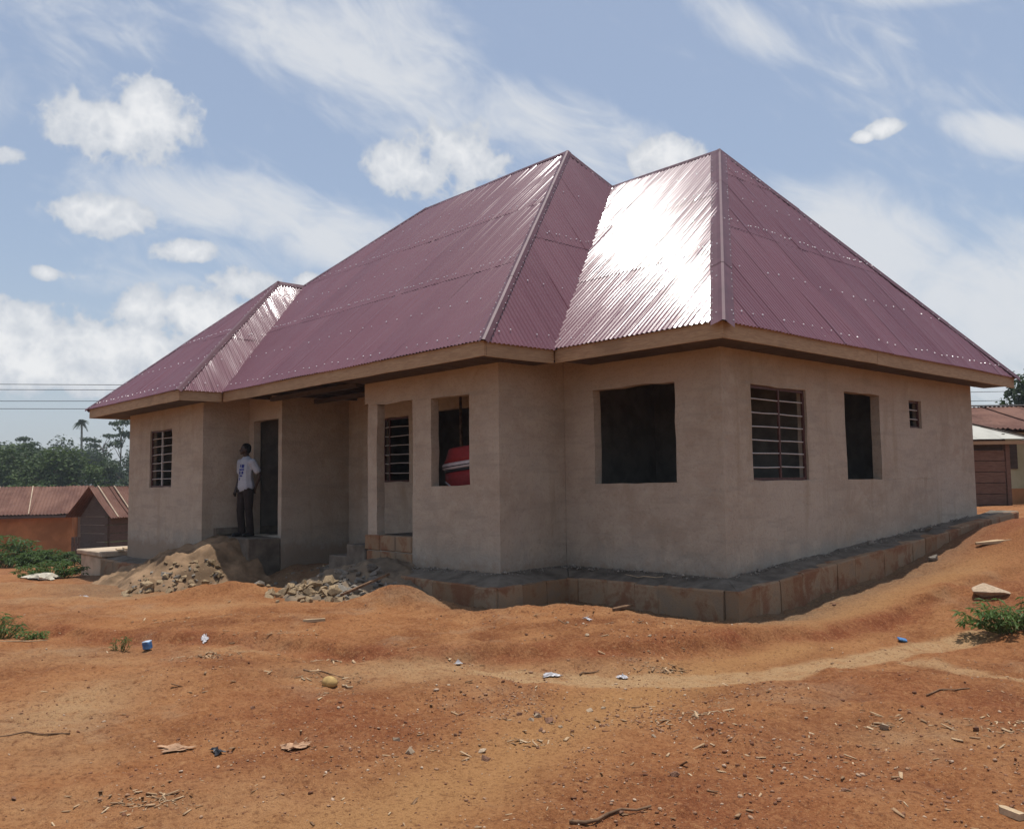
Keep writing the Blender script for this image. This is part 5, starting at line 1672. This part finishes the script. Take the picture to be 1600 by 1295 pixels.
for a in (-4.3, -2.9, -1.6): bar('lap_strip', PA(a, -0.47, 2.115), PA(a - 0.25, 1.65, 3.285), 0.035, 0.02, 'slab_concrete', hutA)
quad_box('eave_board', PA, -8.0, 0.5, -0.44, -0.40, 1.93, 2.03, 'hut_wood', hutA)
# timber hut, gable towards the viewer
o1 = at(172, 34.5); u1 = rot2(UR, -24); v1 = rot2(VF, -24)
hutB = empty('timber_hut', (o1[0], o1[1], -1.75)); tag(hutB, 'small dark timber hut with rusty gable roof beside the house corner', 'hut')
PB = lambda a, b, z: (u1[0] * a + v1[0] * b, u1[1] * a + v1[1] * b, z)
for k in range(7):
    z0 = -0.2 + k * 0.3
    quad_box('wall_plank', PB, -1.35 + random.uniform(-.03, .03), 0.0, 0, 0.05, z0, z0 + 0.285, 'hut_wood', hutB)
    quad_box('wall_plank', PB, -0.005, 0.05, 0.05, 3.6, z0 + 0.004, z0 + 0.288, 'hut_wood', hutB)
quad_box('back_wall', PB, -1.3, 0.0, 3.5, 3.55, 0, 1.95, 'hut_wood', hutB)
mesh_obj('gable_board', [PB(-1.35, 0.02, 1.9), PB(0.05, 0.02, 1.9), PB(-0.62, 0.02, 2.75)], [(0, 1, 2)], 'hut_wood', hutB)
PBs = lambda a, b, z: PB(b, a, z)
sheet_run(PBs, -0.3, 4.0, 0.42, 1.86, -0.62, 2.95, 5, 'rusty_sheet', hutB)
sheet_run(PBs, -0.3, 4.0, -1.75, 1.86, -0.62, 2.95, 5, 'rusty_sheet', hutB)
for a in (0.05, 0.75): bar('lap_strip', PB(0.45, a, 1.89), PB(-0.6, a + 0.02, 2.99), 0.05, 0.03, 'slab_concrete', hutB)
# a whitewashed wall and a paling between the two huts
o2 = at(127, 44)
pw_ = empty('white_wall', (o2[0], o2[1], -1.9)); tag(pw_, 'small patch of whitewashed wall seen between the two huts', 'wall', kind='thing')
PW = lambda a, b, z: (UR[0] * a + VF[0] * b, UR[1] * a + VF[1] * b, z)
quad_box('wall', PW, -0.2, 1.1, 0, 0.15, 0, 1.85, 'pale_sheet', pw_)
quad_box('coping', PW, -0.25, 1.15, -0.03, 0.18, 1.853, 1.92, 'slab_concrete', pw_)
o3 = at(126, 40)
fe = empty('paling_fence', (o3[0], o3[1], -1.85)); tag(fe, 'short grey paling between the two huts', 'fence', kind='thing')
for k in range(8):
    quad_box('pale', PW, -0.25 + k * 0.13, -0.15 + k * 0.13, 0, 0.03, 0, 1.05 + random.uniform(-.08, .08), 'hut_wood', fe)
quad_box('rail', PW, -0.28, 0.82, 0.035, 0.08, 0.7, 0.78, 'hut_wood', fe)

# ------------------------------------------------------------------ neighbours to the right
o4 = at(1522, 24.0)
PN = lambda a, b, z: (UR[0] * a + VF[0] * b, UR[1] * a + VF[1] * b, z)
shed = empty('plank_shed', (o4[0], o4[1], 0)); tag(shed, 'reddish-brown plank shed with pale sheet lean-to roof behind the house at right', 'shed')
for k in range(6):
    z0 = 0.22 + k * 0.265
    quad_box('wall_plank', PN, -2.4, 0.68 + random.uniform(-.02, .02), 0.0, 0.04, z0, z0 + 0.25, 'shed_wood', shed)
quad_box('corner_post', PN, 0.70, 0.80, -0.02, 0.10, 0.1, 1.98, 'shed_wood', shed)
quad_box('side_wall', PN, 0.72, 0.78, 0.11, 1.55, 0.1, 2.2, 'hut_wood', shed)
quad_box('back_board', PN, -2.4, 0.66, 0.06, 0.09, 0.2, 2.0, 'dark_wood', shed)
quad_box('eave_beam', PN, -2.4, 1.1, -0.22, -0.15, 1.93, 2.01, 'fascia_wood', shed)
for k in range(6):
    a0, a1 = -2.4 + k * 0.583, -2.4 + (k + 1) * 0.583
    f0 = lambda a: 1.75 if a < 0.0 else 1.75 * (1 - (a / 1.16))
    V = [PN(a0, -0.25, 2.06), PN(a1 + .02, -0.25, 2.055), PN(a1 + .02, f0(a1) - 0.2, 2.06 + f0(a1) * 0.36), PN(a0, f0(a0) - 0.2, 2.06 + f0(a0) * 0.36)]
    mesh_obj('roof_sheet', V, [(0, 1, 2, 3)], 'pale_sheet', shed)
for k in range(4):
    bar('roof_batten', PN(-0.02 + k * 0.05, 1.6, 2.72 - k * 0.02), PN(1.22 + k * 0.02, -0.15, 2.12 - k * 0.055), 0.03, 0.03, 'pale_sheet' if k % 2 else 'dark_wood', shed)
nb = empty('ochre_house', (o4[0], o4[1], 0)); tag(nb, 'ochre-walled neighbour house with rusty sheet roof at the right edge', 'house')
quad_box('wall', PN, 0.95, 8.5, 1.3, 6.5, 0.05, 2.28, 'ochre_wall', nb)
quad_box('skirting', PN, 0.93, 8.5, 1.28, 1.296, 0.02, 0.85, 'mud_wall', nb)
quad_box('window', PN, 1.38, 1.72, 1.26, 1.297, 1.35, 2.02, 'dark_wood', nb)
quad_box('window', PN, 3.6, 4.4, 1.26, 1.297, 1.3, 2.05, 'dark_wood', nb)
sheet_run(PN, -0.6, 9.0, 0.8, 2.34, 3.9, 3.14, 10, 'rusty_sheet', nb)
sheet_run(PN, -0.6, 9.0, 7.0, 2.34, 3.9, 3.14, 10, 'rusty_sheet', nb)
mesh_obj('gable', [PN(-0.55, 1.0, 2.33), PN(-0.55, 6.8, 2.33), PN(-0.55, 3.9, 3.1)], [(0, 1, 2)], 'slab_concrete', nb)
bar('verge_strip', PN(-0.62, 0.8, 2.36), PN(-0.62, 3.9, 3.17), 0.07, 0.03, 'pale_sheet', nb)
bar('lap_strip', PN(0.5, 0.8, 2.38), PN(0.5, 3.9, 3.17), 0.05, 0.02, 'pale_sheet', nb)
bar('ridge_strip', PN(-0.6, 3.9, 3.19), PN(9.0, 3.9, 3.19), 0.18, 0.03, 'pale_sheet', nb)

# ------------------------------------------------------------------ overhead wires
La, Ra = Vector((-47.18, 4.95, 0)), Vector((-13.3, 47.96, 0))
names = ['topmost of the four overhead wires crossing behind the house', 'second from top of the overhead wires behind the house', 'third from top of the overhead wires behind the house', 'lowest of the four overhead wires behind the house']
for k, (zl, zr) in enumerate(((6.95, 6.84), (6.66, 6.70), (6.02, 6.16), (5.59, 5.62))):
    pts = []
    for i in range(41):
        t = -0.55 + 2.0 * i / 40
        p = La.lerp(Ra, t); z = zl + (zr - zl) * t + 0.55 * ((t - 0.45) ** 2 - 0.2)
        pts.append((p.x, p.y, z))
    V, F = tube_data(pts, [0.016] * len(pts), 5)
    tag(mesh_obj('overhead_wire', V, F, 'wire'), names[k], 'wire', 'overhead wires')


# ------------------------------------------------------------------ things on the veranda, seen through the open window
bag = empty('striped_bag', (-3.90, -0.55, FLOOR_Z)); bag.scale = (0.92, 0.92, 0.95); bag.rotation_euler = (0.0, -0.12, 0.35)
tag(bag, 'red bag with a white band behind the open veranda window', 'bag')
prof_red = [(0.80, 0.20), (0.86, 0.245), (0.98, 0.26), (1.08, 0.25), (1.085, 0.25)]


def loft(name, prof, mat, parent, sx=1.0, sy=0.75, n_=20, k=2.6, lean=0.0):
    V, F = [], []
    for (z, r) in prof:
        for i in range(n_):
            a = 2 * math.pi * i / n_
            c, s = math.cos(a), math.sin(a)
            rr = r / (abs(c) ** k + abs(s) ** k) ** (1 / k)
            V.append((rr * c * sx + lean * (z - 0.8), rr * s * sy, z))
    for j in range(len(prof) - 1):
        for i in range(n_):
            F.append((j * n_ + i, j * n_ + (i + 1) % n_, (j + 1) * n_ + (i + 1) % n_, (j + 1) * n_ + i))
    F.append(tuple(range(n_))[::-1]); F.append(tuple((len(prof) - 1) * n_ + i for i in range(n_)))
    return mesh_obj(name, V, F, mat, parent, True)


loft('lower_body', [(0.70, 0.18), (0.74, 0.23), (0.82, 0.27), (0.93, 0.285), (1.03, 0.28)], 'bag_red', bag, 1.5, 0.75, 28, 4.0)
loft('seam', [(1.031, 0.285), (1.055, 0.29), (1.08, 0.285)], 'plastic_black', bag, 1.5, 0.75, 28, 4.0)
loft('white_band', [(1.081, 0.29), (1.10, 0.305), (1.16, 0.305), (1.18, 0.29)], 'bag_white', bag, 1.5, 0.75, 28, 4.0)
loft('piping', [(1.115, 0.3065), (1.12, 0.309), (1.127, 0.309), (1.132, 0.3065)], 'plastic_black', bag, 1.5, 0.75, 28, 4.0)
loft('upper_body', [(1.181, 0.285), (1.26, 0.255), (1.36, 0.225), (1.40, 0.215), (1.412, 0.19)], 'bag_red', bag, 1.5, 0.75, 28, 4.0)
V, F = tube_data([(-0.36, -0.225, 0.90), (-0.24, -0.235, 0.80), (-0.02, -0.24, 0.755), (0.2, -0.235, 0.77)], [0.012] * 4, 6)
mesh_obj('strap', V, F, 'bag_white', bag, True)
tb = empty('block_stack', (-4.14, -0.55, FLOOR_Z)); tag(tb, 'stack of sandcrete blocks under the red bag on the veranda', 'blocks')
for k in range(3):
    box('block', -0.25, 0.25, -0.2, 0.2, 0.005 + k * 0.228, 0.225 + k * 0.228, 'sandcrete_block', tb, 0.01, 0.004)
for (a, b, r, lb) in (((-5.05, -0.75, 0.42), (-5.55, -0.05, 2.65), 0.022, 'thin pole leaning inside the veranda, left of the red bag'), ((-4.55, -0.35, 0.42), (-5.25, 0.22, 2.6), 0.028, 'thicker pole leaning behind the red bag inside the veranda')):
    V, F = tube_data([a, tuple((p + q) / 2 + 0.01 for p, q in zip(a, b)), b], [r, r * .9, r * .8], 8)
    tag(mesh_obj('leaning_pole', V, F, 'stick', None, True), lb, 'pole')


# ------------------------------------------------------------------ the man at the side door
def blob(V, F, c, r, nu=10, nv=7, rz=0.0, tilt=0.0):
    """closed ellipsoid"""
    k = len(V); cz_, sz_ = math.cos(rz), math.sin(rz)
    ct, st = math.cos(tilt), math.sin(tilt)

    def put(x, y, z):
        x, y, z = x * r[0], y * r[1], z * r[2]
        y, z = y * ct - z * st, y * st + z * ct
        V.append((c[0] + x * cz_ - y * sz_, c[1] + x * sz_ + y * cz_, c[2] + z))
    put(0, 0, -1)
    for j in range(1, nv):
        p = -math.pi / 2 + math.pi * j / nv
        for i in range(nu):
            q = 2 * math.pi * i / nu
            put(math.cos(p) * math.cos(q), math.cos(p) * math.sin(q), math.sin(p))
    put(0, 0, 1)
    top = len(V) - 1
    for i in range(nu):
        F.append((k, k + 1 + (i + 1) % nu, k + 1 + i)); F.append((top, top - nu + i, top - nu + (i + 1) % nu))
    for j in range(nv - 2):
        for i in range(nu):
            q = k + 1 + j * nu
            F.append((q + i, q + (i + 1) % nu, q + nu + (i + 1) % nu, q + nu + i))


def chain(V, F, pts, step=0.4):
    """overlapping ellipsoids along a chain of (x, y, z, rx, ry); tapers between the points"""
    for (a, b) in zip(pts[:-1], pts[1:]):
        L = math.dist(a[:3], b[:3]); n_ = max(2, int(L / (min(a[3], b[3]) * step)))
        for i in range(n_ + 1):
            t = i / n_
            q = [a[j] + (b[j] - a[j]) * t for j in range(5)]
            blob(V, F, q[:3], (q[3], q[4], max(q[3], q[4])), 8, 6)


def fuse(name, V, F, voxel, mat, parent, smooth=3):
    """one continuous skin over overlapping volumes"""
    me = bpy.data.meshes.new(name); me.from_pydata(V, [], F)
    ob = bpy.data.objects.new(name, me); COL.objects.link(ob)
    rm = ob.modifiers.new('remesh', 'REMESH'); rm.mode = 'VOXEL'; rm.voxel_size = voxel; rm.use_smooth_shade = True
    if smooth:
        sm = ob.modifiers.new('smooth', 'SMOOTH'); sm.factor = 0.5; sm.iterations = smooth
    m2 = bpy.data.meshes.new_from_object(ob.evaluated_get(bpy.context.evaluated_depsgraph_get()))
    bpy.data.objects.remove(ob)
    m2.name = name; m2.materials.clear(); m2.materials.append(MATS[mat])
    m2.polygons.foreach_set('use_smooth', [True] * len(m2.polygons))
    return link(bpy.data.objects.new(name, m2), parent)


man = empty('person', (-9.62, -1.47, 0.228))
man.rotation_euler = (0, 0, math.radians(12))
tag(man, 'man in a white T-shirt with blue print and dark trousers standing at the side door', 'person')
# faces -y; +x is his left. Weight on one leg, left elbow out with the hand behind the hip, face turned to his right
HT = math.radians(-38)
hx, hy = 0.0, -0.012


def hd(x, y, z):
    c, s_ = math.cos(HT), math.sin(HT)
    return (hx + x * c - y * s_, hy + x * s_ + y * c, z)


V, F = [], []
chain(V, F, [(0, 0.01, 0.92, .145, .105), (0, 0.0, 1.05, .130, .098), (0, 0.0, 1.22, .150, .108), (0, 0.01, 1.36, .150, .100), (0, 0.012, 1.43, .085, .075)])
chain(V, F, [(0, 0.015, 1.43, .060, .060), (0, 0.0, 1.52, .054, .056), (0, -0.008, 1.56, .052, .055)])
blob(V, F, hd(0, 0.005, 1.648), (.074, .093, .092), 16, 12, HT)              # skull
blob(V, F, hd(0, -0.040, 1.595), (.056, .056, .064), 14, 10, HT)             # face and jaw
blob(V, F, hd(0, -0.078, 1.553), (.026, .024, .022), 10, 8, HT)              # chin
blob(V, F, hd(0, -0.100, 1.610), (.013, .020, .020), 8, 6, HT)               # nose
blob(V, F, hd(0, -0.092, 1.574), (.024, .012, .011), 8, 6, HT)               # lips
blob(V, F, hd(0, -0.084, 1.652), (.044, .012, .010), 8, 6, HT)               # brow
for sx in (-1, 1): blob(V, F, hd(sx * 0.075, 0.010, 1.615), (.012, .022, .032), 8, 6, HT)
for sd, (hip, knee, calf, ank) in ((1, ((.085, .0, .90), (.115, -.02, .50), (.118, .012, .34), (.122, .02, .09))), (-1, ((-.085, 0, .90), (-.085, -.055, .50), (-.085, -.03, .34), (-.088, -.01, .09)))):
    chain(V, F, [hip + (.090, .095), (hip[0] * .5 + knee[0] * .5, hip[1] * .5 + knee[1] * .5, .70, .074, .078), knee + (.055, .058), calf + (.054, .056), ank + (.036, .040)])
    chain(V, F, [(ank[0], ank[1] + .02, .05, .034, .034), (ank[0] + sd * .02, ank[1] - .12, .035, .038, .030)])
ARMS = {1: ((.185, .015, 1.385), (.285, .095, 1.135), (.190, .085, .945)), -1: ((-.185, .015, 1.385), (-.235, .045, 1.12), (-.215, -.055, .895))}
for sd, (sh, el_, wr) in ARMS.items():
    chain(V, F, [sh + (.058, .058), tuple((sh[i] + el_[i]) / 2 for i in range(3)) + (.050, .050), el_ + (.040, .040)])
    chain(V, F, [el_ + (.040, .040), tuple(el_[i] * .65 + wr[i] * .35 for i in range(3)) + (.039, .039), wr + (.027, .027)])
    d = (Vector(wr) - Vector(el_)).normalized(); p0 = Vector(wr) + d * 0.045
    s_ = d.cross(Vector((1, 0, 0) if sd < 0 else (0, 1, 0))).normalized()
    chain(V, F, [tuple(wr) + (.026, .024), tuple(p0) + (.034, .024), tuple(p0 + d * .03) + (.036, .022)])
    fw_ = s_.cross(d)
    for off, L in ((-.030, .066), (-.010, .080), (.011, .076), (.030, .058)):          # four fingers, slightly curled
        q0 = p0 + d * .045 + s_ * off; q1 = q0 + d * L * .5 + fw_ * .006; q2 = q0 + d * L * .88 + fw_ * .026
        chain(V, F, [tuple(q0) + (.0100, .0100), tuple(q1) + (.0092, .0092), tuple(q2) + (.0080, .0080)], 0.9)
    q0 = p0 - d * .01 - s_ * .032; q1 = q0 - s_ * .020 + d * .030 + fw_ * .012; q2 = q1 + d * .030 + fw_ * .012
    chain(V, F, [tuple(q0) + (.013, .013), tuple(q1) + (.011, .011), tuple(q2) + (.009, .009)], 0.9)
fuse('body', V, F, 0.0065, 'skin', man, 2)
V, F = [], []
chain(V, F, [(0, 0.008, 0.93, .192, .142), (0, 0.0, 1.03, .168, .130), (0, -0.004, 1.12, .156, .126), (0, 0.0, 1.25, .166, .124), (0, 0.01, 1.36, .158, .108), (0, 0.012, 1.425, .095, .080), (0, 0.010, 1.455, .070, .066)], 0.25)
for sd, (sh, el_, wr) in ARMS.items():
    q = tuple(sh[i] * .38 + el_[i] * .62 for i in range(3))
    chain(V, F, [(sh[0] * .8, sh[1], sh[2] - .005, .075, .072), sh + (.072, .070), q + (.074, .072)], 0.25)
sh_ = fuse('shirt', V, F, 0.011, 'white_shirt', man, 4)
for v in sh_.data.vertices:                          # level hem over the hips
    if v.co.z < 0.845: v.co.z = 0.845 + 0.012 * math.sin(v.co.x * 30)
V, F = [], []
chain(V, F, [(0, 0.008, 0.955, .150, .116), (0, 0.01, 0.88, .152, .120)], 0.25)
for (hip, knee, ank) in (((.085, 0, .86), (.115, -.02, .49), (.122, .02, .085)), ((-.085, 0, .86), (-.085, -.055, .49), (-.088, -.01, .085))):
    chain(V, F, [hip + (.100, .108), (hip[0] * .5 + knee[0] * .5, hip[1] * .5 + knee[1] * .5, .67, .088, .092), knee + (.075, .078), (ank[0], ank[1] * .5 + knee[1] * .5, .28, .072, .076), ank + (.068, .074)], 0.3)
fuse('trousers', V, F, 0.011, 'trousers', man, 4)
for sd, ax, ay in ((1, .122, .02), (-1, -.088, -.01)):
    V, F = [], []
    chain(V, F, [(ax, ay + .045, .042, .040, .040), (ax + sd * .008, ay - .04, .045, .045, .040), (ax + sd * .022, ay - .15, .034, .044, .032), (ax + sd * .026, ay - .175, .03, .036, .028)], 0.3)
    fuse('shoe', [(x, y, max(z, 0.004)) for (x, y, z) in V], F, 0.008, 'shoe', man, 2)
V, F = [], []
blob(V, F, hd(0, 0.012, 1.662), (.079, .094, .090), 18, 12, HT)
blob(V, F, hd(0, 0.045, 1.625), (.070, .058, .075), 14, 10, HT)
V2 = []
for (x, y, z) in V:                                  # short hair: keep clear of the face
    lx = (x - hx) * math.cos(-HT) - (y - hy) * math.sin(-HT); ly = (x - hx) * math.sin(-HT) + (y - hy) * math.cos(-HT)
    if ly < -0.02 and z < 1.692: ly = -0.02; z = max(z, 1.63)
    V2.append(hd(lx, ly, z))
fuse('hair', V2, F, 0.008, 'hair', man, 2)
for sx in (-1, 1):                                   # eyes
    V, F = [], []
    blob(V, F, hd(sx * 0.027, -0.091, 1.634), (.012, .006, .006), 8, 6, HT)
    mesh_obj('eye', V, F, 'stone_red', man, True)


def shirt_print():
    """blue block print wrapped on the chest"""
    shirt = [c for c in man.children if c.name.startswith('shirt')][0]
    from mathutils.bvhtree import BVHTree
    bm = bmesh.new(); bm.from_mesh(shirt.data); bvh = BVHTree.FromBMesh(bm); bm.free()
    V, F = [], []

    def patch(x0, x1, z0, z1):
        n_ = 4; k0 = len(V)
        for i in range(n_ + 1):
            for j in range(n_ + 1):
                x = x0 + (x1 - x0) * i / n_; z = z0 + (z1 - z0) * j / n_
                h = bvh.ray_cast(Vector((x, -1, z)), Vector((0, 1, 0)))
                p = h[0] + h[1] * 0.003 if h[0] is not None else Vector((x, -0.12, z))
                V.append(p)
        for i in range(n_):
            for j in range(n_):
                k = k0 + i * (n_ + 1) + j; F.append((k, k + n_ + 1, k + n_ + 2, k + 1))
    for (x0, x1, z0, z1) in ((-0.05, -0.005, 1.29, 1.35), (0.01, 0.065, 1.28, 1.345), (-0.06, 0.07, 1.235, 1.265), (-0.06, 0.0, 1.16, 1.222), (0.02, 0.06, 1.165, 1.22), (-0.045, 0.04, 1.12, 1.148), (-0.06, -0.02, 1.05, 1.10)):
        patch(x0, x1, z0, z1)
    mesh_obj('shirt_print', V, F, 'shirt_print', shirt)


shirt_print()


# ------------------------------------------------------------------ air
def haze():
    mt = bpy.data.materials.new('haze_air'); mt.use_nodes = True
    t = NT(mt.node_tree)
    out = t.n('ShaderNodeOutputMaterial')
    v = t.n('ShaderNodeVolumePrincipled')
    v.inputs['Color'].default_value = (0.80, 0.87, 0.95, 1)
    v.inputs['Density'].default_value = 0.0006
    v.inputs['Anisotropy'].default_value = 0.2
    t.l(v.outputs[0], out.inputs['Volume'])
    V, F = box_data(-280, 90, -80, 290, -8, 19)
    o = mesh_obj('haze', V, F, mt)
    tag(o, 'thin pale haze over the whole place', 'haze', kind='stuff')


haze()
